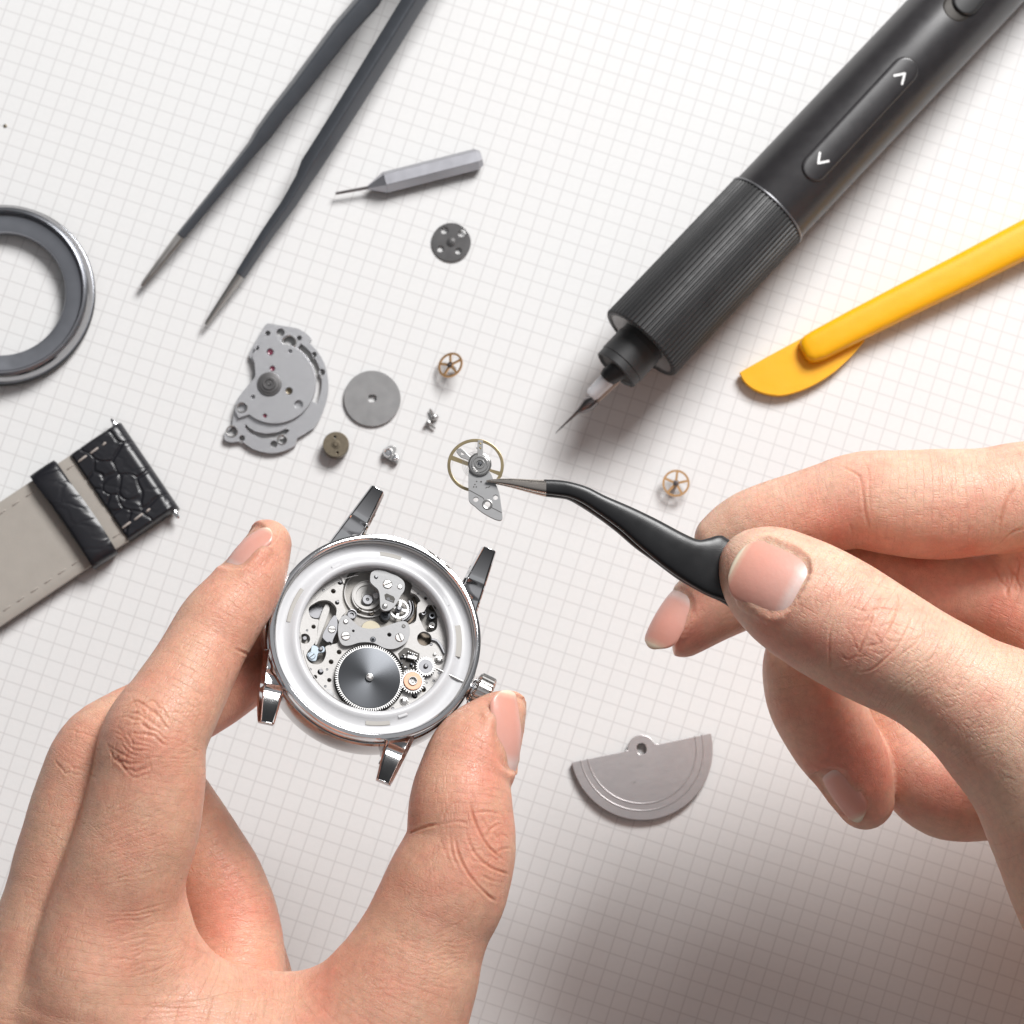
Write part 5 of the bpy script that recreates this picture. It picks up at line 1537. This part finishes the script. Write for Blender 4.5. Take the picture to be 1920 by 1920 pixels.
W6('gold_crescent', 935, 850, [(0, 0), (112, 0), (116, -0.02)], Z0 + 0.10, M['olive_l'], base, 64)
# small train wheel seen beside the pallet bridge
bm = bmesh.new(); c = wm(1250, 610, Z0 + 0.12)
hs = []
for i in range(4):
    a0 = 2 * math.pi * i / 4 + 0.4; a1 = a0 + 1.2; rr = 92 * k6
    hs.append([(c[0] + rr * math.cos(a0 + (a1 - a0) * j / 8), c[1] + rr * math.sin(a0 + (a1 - a0) * j / 8)) for j in range(9)] + [(c[0] + rr * .3 * math.cos(a1 - .3 + (a0 - a1 + .6) * j / 3), c[1] + rr * .3 * math.sin(a1 - .3 + (a0 - a1 + .6) * j / 3)) for j in range(4)])
prism(bm, gear_outline(118 * k6, 36, 8 * k6, *c), Z0 + 0.09, Z0 + 0.12, hs); tw_ = mesh_obj('train_wheel', bm, M['steel'], watch, smooth=False)
W6('pinion', 1240, 620, [(0, 0.10), (16, 0.10), (22, 0.05), (40, 0.04), (40, 0)], Z0 + 0.10, M['slate_soft'], tw_, 20)
for r0, r1, a0, a1, z in ((150, 172, -1.0, 0.75, .12), (186, 196, -0.9, 0.5, .16), (206, 236, -1.05, 0.85, .05)):  # dark arcs stand in for the deep crescent shadows beside the wheel
    bm = bmesh.new(); cc = wm(1225, 590, Z0 + z); prism(bm, arcslot(cc[0], cc[1], r0 * k6, r1 * k6, -a1, -a0, 20), Z0, Z0 + z); mesh_obj('shade_arc', bm, M['slate_soft'] if z > .06 else M['bronze_shade'], base, bevel=0.006, smooth=False)
W6('cap_jewel', 1085, 705, [(0, 0.12), (20, 0.11), (30, 0.13), (55, 0.12), (62, 0.06), (62, 0)], Z0, M['slate'], base, 32)
# pallet bridge
pb = P6('pallet_bridge', [(930,215),(960,185),(1015,168),(1080,180),(1150,208),(1230,240),(1295,290),(1315,345),(1305,410),(1270,460),(1240,520),(1190,590),(1130,628),(1075,628),(1042,595),(1035,530),(1030,450),(1010,390),(960,345),(925,300)], Z2 - 0.02, Z2 + 0.06, M['bridge'], [(990,252,22)])
bm = bmesh.new(); prism(bm, T6([(1085,450),(1110,435),(1190,470),(1205,500),(1190,545),(1095,505)], Z2 + 0.063), Z2 + 0.05, Z2 + 0.063); mesh_obj('window', bm, M['dark'], pb, smooth=False)
bm = bmesh.new(); prism(bm, T6([(1105,485),(1140,480),(1150,510),(1180,515),(1178,530),(1110,508)], Z2 + 0.068), Z2 + 0.05, Z2 + 0.068); mesh_obj('pallet_fork', bm, M['chrome'], pb, smooth=False)
slot_screw(1120, 332, 54, Z2 + 0.06, R(50), parent=pb)
W6('pin', 990, 252, [(0, 0.05), (14, 0.05), (19, 0.03), (19, 0)], Z2 + 0.01, M['slate_soft'], pb, 20)
W6('pin', 1260, 360, [(0, 0.02), (24, 0.02), (30, 0.008), (30, 0)], Z2 + 0.06, M['steel'], pb, 24)
W6('pin', 1088, 580, [(0, 0.035), (12, 0.035), (26, 0.025), (34, 0.0)], Z2 + 0.06, M['chrome_soft'], pb, 24)
P6('white_stop', [(960,440),(1000,420),(1030,440),(1010,490),(965,480)], Z0, Z0 + 0.16, M['plastic'], smooth_n=0)
# train bridge
tb = P6('train_bridge', [(590,720),(615,690),(660,682),(700,715),(750,765),(800,805),(870,828),(950,832),(1030,822),(1110,800),(1190,772),(1270,748),(1325,752),(1360,790),(1372,860),(1360,930),(1330,985),(1270,1030),(1180,1062),(1080,1050),(980,1000),(900,985),(800,990),(720,1015),(650,1025),(600,1000),(572,940),(562,860),(568,780)], Z1 + 0.003, Z2 + 0.01, M['bridge'], [(735,857,15),(1140,900,24),(955,955,33)])
slot_screw(648, 915, 52, Z2 + 0.01, R(38), parent=tb); slot_screw(1257, 932, 52, Z2 + 0.01, R(-42), parent=tb)
W6('pin', 650, 752, [(0, 0.03), (20, 0.03), (28, 0.015), (30, 0)], Z2 + 0.01, M['steel'], tb, 24)
W6('pin', 1302, 803, [(0, 0.012), (8, 0.0), (16, 0.015), (22, 0.01), (22, 0)], Z2 + 0.01, M['steel'], tb, 24)
W6('jewel', 955, 955, [(0, 0.03), (8, 0.06), (14, 0.03), (33, 0.025), (33, -0.05)], Z2 - 0.03, M['slate'], tb, 24)
for X, Y in ((735, 857), (1140, 900)): W6('hole_floor', X, Y, [(0, 0), (26, 0)], Z1 + 0.006, M['dark'], tb, 16)  # dark discs put shade at the bottom of both holes
# lever plates on the left
lp = P6('dark_lever', [(500,700),(525,680),(548,700),(560,760),(556,850),(530,910),(508,960),(498,1000),(470,980),(440,985),(392,940),(388,905),(405,860),(440,800),(460,755)], Z1 - 0.03, Z2 - 0.03, M['slate_soft'], smooth_n=2)
slot_screw(492, 840, 44, Z2 - 0.03, R(25), parent=lp)
ls = P6('lever_spring', [(345,745),(420,560),(470,600),(440,720),(380,880),(330,1010),(300,1000),(330,880)], Z0, Z0 + 0.10, M['plate'], smooth_n=3)
bl_ = P6('blue_clip', [(262,1040),(285,1018),(325,1030),(345,1048),(380,1028),(408,1040),(415,1078),(395,1100),(345,1105),(332,1140),(318,1190),(280,1196),(240,1180),(218,1140),(222,1105),(255,1090)], Z1 - 0.05, Z1 + 0.01, M['blue_steel'], smooth_n=2)
slot_screw(268, 1140, 40, Z1 + 0.01, R(65), mat=M['blue_steel'], parent=bl_)
W6('pin', 368, 1063, [(0, 0.05), (16, 0.05), (26, 0.03), (28, 0)], Z1 + 0.005, M['slate_soft'], bl_, 24)
# right-hand side details
for X, Y, r, m_ in ((1625,600,40,'bronze_shade'),(1510,680,32,'slate_soft'),(1605,715,42,'slate'),(1605,820,38,'chrome_soft')):
    W6('bushing', X, Y, [(0, 0.06), (r * .4, 0.05), (r * .5, 0.17), (r * .85, 0.175), (r, 0.15), (r, 0)], Z0 + 0.01, M[m_], base, 28)
P6('curved_spring', [(1620,940),(1680,955),(1730,1010),(1765,1095),(1752,1110),(1712,1030),(1668,975),(1615,958)], Z1, Z1 + 0.05, M['slate_soft'], smooth_n=3)
# barrel wheel
cb = wm(915, 1385, Z2 + 0.05); kk = KW / 6
wh = empty('barrel_wheel'); wh.parent = watch; wh.location = (cb[0], cb[1], Z2 + 0.05)
bm = bmesh.new(); prism(bm, gear_outline(384 * kk, 92, 28 * kk), -0.07, -0.012); mesh_obj('toothed_rim', bm, M['steel'], wh, smooth=False)
bm = bmesh.new(); lathe(bm, [(0, 0.0), (338 * kk, 0.0), (350 * kk, -0.006), (352 * kk, -0.03)], n=160); mesh_obj('face', bm, M['sunburst'], wh)
bm = bmesh.new(); lathe(bm, [(0, 0.09), (20 * kk, 0.09), (30 * kk, 0.07), (30 * kk, 0.045), (42 * kk, 0.04), (44 * kk, 0.0)], n=32); mesh_obj('pivot', bm, M['chrome_soft'], wh)
# intermediate gears and keyless works
def gear(name, X, Y, r, teeth, h, mat, dep=14, ph=0):
    c = wm(X, Y, h); e_ = empty(name); e_.parent = watch; e_.location = (c[0], c[1], h); e_.rotation_euler = (0, 0, ph)
    bm = bmesh.new(); prism(bm, gear_outline(r * kk, teeth, dep * kk), -0.07, 0); mesh_obj('toothed_wheel', bm, mat, e_, bevel=0.004, smooth=False)
    return e_
g2 = gear('setting_wheel', 1550, 1255, 114, 24, Z2 + 0.02, M['steel'], 18)
bm = bmesh.new(); lathe(bm, [(0, 0.05), (16 * kk, 0.05), (26 * kk, 0.03), (28 * kk, 0.004), (80 * kk, 0.004), (82 * kk, 0.0)], n=32); mesh_obj('hub', bm, M['slate_soft'], g2)
g3 = gear('crown_wheel', 1402, 1425, 142, 28, Z2 + 0.035, M['steel'], 22)
bm = bmesh.new(); lathe(bm, [(50 * kk, 0.03), (100 * kk, 0.03), (106 * kk, 0.02), (106 * kk, -0.01)], n=48); mesh_obj('copper_washer', bm, M['copper'], g3)
bm = bmesh.new(); lathe(bm, [(0, 0.02), (14 * kk, 0.02), (22 * kk, -0.005), (32 * kk, 0.0), (42 * kk, 0.055), (50 * kk, 0.055), (54 * kk, 0.025)], n=40); mesh_obj('screw', bm, M['chrome_soft'], g3)
rr_ = random.Random(5)
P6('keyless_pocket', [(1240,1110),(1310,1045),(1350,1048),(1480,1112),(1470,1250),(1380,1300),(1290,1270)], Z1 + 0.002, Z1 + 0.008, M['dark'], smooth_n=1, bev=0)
P6('winding_pinion', [(1345,1120),(1460,1150),(1450,1185),(1335,1160)], Z1, Z1 + 0.10, M['chrome_soft'], smooth_n=0)
for i in range(16):
    X, Y = 1275 + rr_.uniform(0, 175), 1185 + rr_.uniform(-60, 95)
    W6('clutch_tooth', X, Y, [(0, 0.06), (rr_.uniform(6, 12), 0.06), (rr_.uniform(12, 18), 0.03), (18, 0)], Z1 + 0.005, M['chrome_soft'] if i % 2 else M['slate'], None, 6)
for i in range(5):
    W6('clutch_tooth', 1350 + 24 * i, 1100 + 8 * i, [(0, 0.05), (8, 0.05), (11, 0.0)], Z1 + 0.005, M['chrome_soft'], None, 8)
# faint engraved step at the rim of the plate and small marks
W6('plate_mark', 450, 1580, [(0, 0.004), (60, 0.004), (66, 0.0)], Z1, M['bridge'], base, 32)
for (pts) in ([(1380,300),(1400,285),(1425,300),(1440,330),(1500,370),(1530,400),(1515,415),(1450,375),(1400,340)], [(545,190),(575,185),(610,230),(640,300),(625,330),(600,270),(560,220)]):
    P6('raised_edge', pts, Z1, Z1 + 0.03, M['plate'], smooth_n=2)

# ================================================================== balance wheel with its cock, held in the tweezers
BZ = 8.9
bp0 = at(893, 873, BZ)
BM_ = Matrix.Translation(bp0)
bal = empty('balance_assembly', mat4=BM_)
tag(bal, 'pale brass balance wheel with its pointed steel cock, gripped by the black bent tweezers', 'balance wheel')
kb = 1 / ppc(BZ)
def zb_(X, Y): return (780 + X / 3.0968, 780 + Y / 3.0968)
def LB(X, Y, h=0.0): p = at(*zb_(X, Y), BZ + h); return (p.x - bp0.x, p.y - bp0.y)
c = LB(346, 286, -0.25)
def ell(rx, ry, n=96): return [(c[0] + rx * kb / 3.0968 * math.cos(2 * math.pi * i / n), c[1] + ry * kb / 3.0968 * math.sin(2 * math.pi * i / n)) for i in range(n)]
bm = bmesh.new(); prism(bm, ell(165, 158), -0.29, -0.25, [ell(147, 140)]); rim = mesh_obj('balance_rim', bm, M['pale_brass'], bal, bevel=0.008, smooth=False)
bm = bmesh.new(); prism(bm, [LB(*p, -0.25) for p in ((196,238),(206,255),(290,285),(345,302),(430,322),(498,352),(503,326),(440,310),(360,282),(300,265),(208,228))], -0.285, -0.252); mesh_obj('balance_arm', bm, M['pale_brass'], bal, smooth=False)
# hairspring
bm = bmesh.new(); pts = []; 
for i in range(300):
    a = i / 300 * 2 * math.pi * 7; r = (20 + 62 * i / 300) / 3.0968 * kb
    pts.append((c[0] + r * math.cos(a), c[1] + r * math.sin(a), -0.19))
sweep(bm, pts, [(0.0035, 0.010)] * len(pts), n=4); mesh_obj('hairspring', bm, M['steel'], bal)
cock = [(306,318),(312,300),(335,300),(400,310),(432,330),(450,370),(470,410),(484,450),(492,500),(500,560),(502,592),(490,606),(462,600),(425,583),(380,556),(340,522),(308,492),(305,430),(304,370)]
bm = bmesh.new(); prism(bm, sm([LB(*p) for p in cock], 3), -0.09, 0.0, [circ(*LB(348, 484), 15 * kb / 3.0968, 20), circ(*LB(415, 514), 25 * kb / 3.0968, 28), circ(*LB(462, 472), 15 * kb / 3.0968, 20)])
ck = mesh_obj('balance_cock', bm, M['bridge'], bal, bevel=0.01, smooth=False)
bm = bmesh.new(); k3 = kb / 3.0968
for (a, b_) in (((308, 430), (388, 474)), ((388, 474), (396, 486)), ((436, 530), (448, 536)), ((448, 536), (498, 562))):
    A, B = LB(*a), LB(*b_); box(bm, ((A[0] + B[0]) / 2, (A[1] + B[1]) / 2, 0.0005), (math.hypot(B[0] - A[0], B[1] - A[1]), 3.5 * k3, 0.003), math.atan2(B[1] - A[1], B[0] - A[0]))
mesh_obj('groove', bm, M['dark'], ck, smooth=False)
bm = bmesh.new(); lathe(bm, [(17 * k3, 0.002), (25 * k3, 0.012), (31 * k3, 0.002)], n=28, c=LB(415, 514)); mesh_obj('hole_collar', bm, M['steel'], ck)
for (X, Y, r) in ((352, 380, 4), (378, 382, 5), (342, 398, 4), (335, 412, 4), (350, 412, 4)):
    bm = bmesh.new(); lathe(bm, [(0, 0.0025), (r * k3, 0.0025)], n=10, c=LB(X, Y)); mesh_obj('stamp_mark', bm, M['dark'], ck)
for (a, b_) in (((404, 420), (414, 412)), ((418, 416), (430, 408))):
    bm = bmesh.new(); A, B = LB(*a), LB(*b_); box(bm, ((A[0] + B[0]) / 2, (A[1] + B[1]) / 2, 0.001), (math.hypot(B[0] - A[0], B[1] - A[1]), 4 * k3, 0.004), math.atan2(B[1] - A[1], B[0] - A[0])); mesh_obj('stamp_mark', bm, M['dark'], ck, smooth=False)
cc = LB(370, 281)
bm = bmesh.new(); lathe(bm, [(0, 0.055), (9 * k3, 0.055), (12 * k3, 0.035), (18 * k3, 0.035), (21 * k3, 0.07), (27 * k3, 0.07), (30 * k3, 0.04), (38 * k3, 0.04), (41 * k3, 0.065), (47 * k3, 0.065), (51 * k3, 0.03), (58 * k3, 0.03), (62 * k3, 0.045), (68 * k3, 0.035), (69 * k3, -0.02), (40 * k3, -0.1)], n=64, c=cc)
mesh_obj('shock_setting', bm, M['chrome_soft'], bal, angle=30)
bm = bmesh.new(); lathe(bm, [(0, 0.075), (8 * k3, 0.07), (12 * k3, 0.055)], n=24, c=cc); mesh_obj('cap_jewel', bm, M['slate'], bal)
bm = bmesh.new(); prism(bm, [LB(*p, 0.05) for p in ((358,140),(389,140),(389,218),(384,236),(356,236),(357,190),(350,188),(350,180),(357,178))], -0.01, 0.045, [circ(*LB(373, 160, 0.05), 6 * k3, 14), circ(*LB(373, 186, 0.05), 6 * k3, 14)]); ra = mesh_obj('regulator_arm', bm, M['steel'], bal, bevel=0.006, smooth=False)
for Y in (160, 186):
    bm = bmesh.new(); lathe(bm, [(0, 0.055), (5 * k3, 0.05), (6.5 * k3, 0.03), (6.5 * k3, 0)], n=14, c=LB(373, Y, 0.05)); mesh_obj('brass_pin', bm, M['pale_brass'], ra)
bm = bmesh.new(); prism(bm, [LB(*p, 0.05) for p in ((234,206),(240,190),(262,186),(288,206),(300,222),(318,236),(306,258),(290,248),(262,240),(244,222))], -0.01, 0.04, [[LB(*p, 0.05) for p in ((262,206),(284,222),(262,226))]]); mesh_obj('stud_carrier', bm, M['steel'], bal, bevel=0.006, smooth=False)

# ================================================================== black bent tweezers in the right hand
tz = empty('bent_tweezers', at(1180, 990, BZ)); o_ = Vector(tz.location)
tag(tz, 'black coated bent tweezers with bare steel points, held in the paler right hand', 'tweezers')
def strip(name, rows, mat, parent, n=28, square=2.6, thick=0.10):
    """rows: (x_up, y_up, x_low, y_low, z, thickness)"""
    pts = []; secs = []
    bm = bmesh.new(); rings = []
    for (xu, yu, xl, yl, z, th) in rows:
        a = at(xu, yu, z) - o_; b_ = at(xl, yl, z) - o_; c = (a + b_) / 2; s = (a - b_) / 2; u = Vector((0, 0, th))
        rg = []
        for k in range(n):
            t = 2 * math.pi * (k + .5) / n; ca_, sa_ = math.cos(t), math.sin(t); e_ = 2 / square
            rg.append(bm.verts.new(c + s * math.copysign(abs(ca_) ** e_, ca_) + u * math.copysign(abs(sa_) ** e_, sa_)))
        rings.append(rg)
    for A, B in zip(rings[:-1], rings[1:]):
        for k in range(n): bm.faces.new((A[k], A[(k + 1) % n], B[(k + 1) % n], B[k]))
    bm.faces.new(rings[0]); bm.faces.new(rings[-1][::-1])
    return mesh_obj(name, bm, mat, parent, angle=50)
def dense(rows, n=5): return [tuple(r) for r in catmull(rows, n)]
upper = [(1020,899,1020,926,9.02,.085),(1045,900,1045,929,9.0,0.094),(1071,904,1068,933,8.98,0.108),(1103,914,1093,944,8.96,0.115),(1135,930,1120,962,8.93,0.122),(1184,951,1160,991,8.9,0.130),(1232,974,1196,1023,8.85,0.137),(1281,1000,1238,1058,8.8,0.144),(1310,1012,1268,1080,8.75,0.144),(1329,1009,1300,1100,8.7,0.144),(1348,1004,1330,1116,8.66,0.144),(1364,1010,1365,1130,8.62,0.144),(1420,1050,1400,1155,8.55,0.130),(1480,1090,1450,1180,8.5,0.115)]
up = strip('arm', dense(upper), M['black'], tz)
lower = [(1021,908,1021,931,8.72,.10),(1045,910,1048,934,8.68,.12),(1071,915,1067,938,8.62,.13),(1103,930,1090,951,8.55,.14),(1135,950,1122,972,8.5,.14),(1167,970,1155,997,8.45,.14),(1200,990,1190,1027,8.4,.14),(1232,1020,1226,1053,8.35,.14),(1275,1050,1272,1087,8.3,.14),(1329,1080,1320,1114,8.2,.14),(1370,1100,1358,1132,8.15,.14),(1450,1140,1430,1180,8.1,.14)]
lw = strip('arm', dense(lower), M['black'], tz)
strip('tip', dense([(1024,900,1024,927,9.02,.10),(1000,899,1000,922,9.0,.085),(960,897,960,912,8.97,.06),(930,898,930,906,8.95,.035),(912,900.5,912,903.5,8.94,.02)]), M['tip_warm'], up, square=2.2)
strip('tip', dense([(1024,905,1024,932,8.76,.09),(1000,903,1000,926,8.78,.075),(960,900,960,915,8.82,.05),(930,900,930,908,8.85,.03),(912,901.5,912,904.5,8.87,.018)]), M['tip_warm'], lw, square=2.2)

# fine steps and extra drillings of the main plate
for r0, a0, a1 in ((1.335,200,322),(1.30,215,300),(1.365,190,262),(1.34,20,60),(1.30,128,170)):
    bm = bmesh.new(); prism(bm, arcslot(0, 0, r0, r0 + 0.012, R(a0), R(a1), 30), Z1, Z1 + 0.012); mesh_obj('turned_step', bm, M['plate'], watch, smooth=False)
for X, Y, r in ((400,402,13),(640,1180,13),(700,1100,9),(1610,1010,14),(1700,1330,14),(1640,1420,12),(1180,1730,14),(250,1290,13),(440,1290,11),(1460,440,10),(1690,700,12),(215,850,11),(420,1480,12),(1560,1440,10)):
    W6('drilling', X, Y, [(0, 0.001), (r * .7, 0.001), (r, 0.006), (r * 1.25, 0.0)], Z1 + 0.001, M['slate_soft'], base, 16)
for X, Y, r in ((1470,1380,22),(560,1270,0),(1650,1120,20)):
    if r: W6('pin', X, Y, [(0, 0.04), (r * .7, 0.04), (r, 0.02), (r, 0)], Z1, M['chrome_soft'], base, 20)
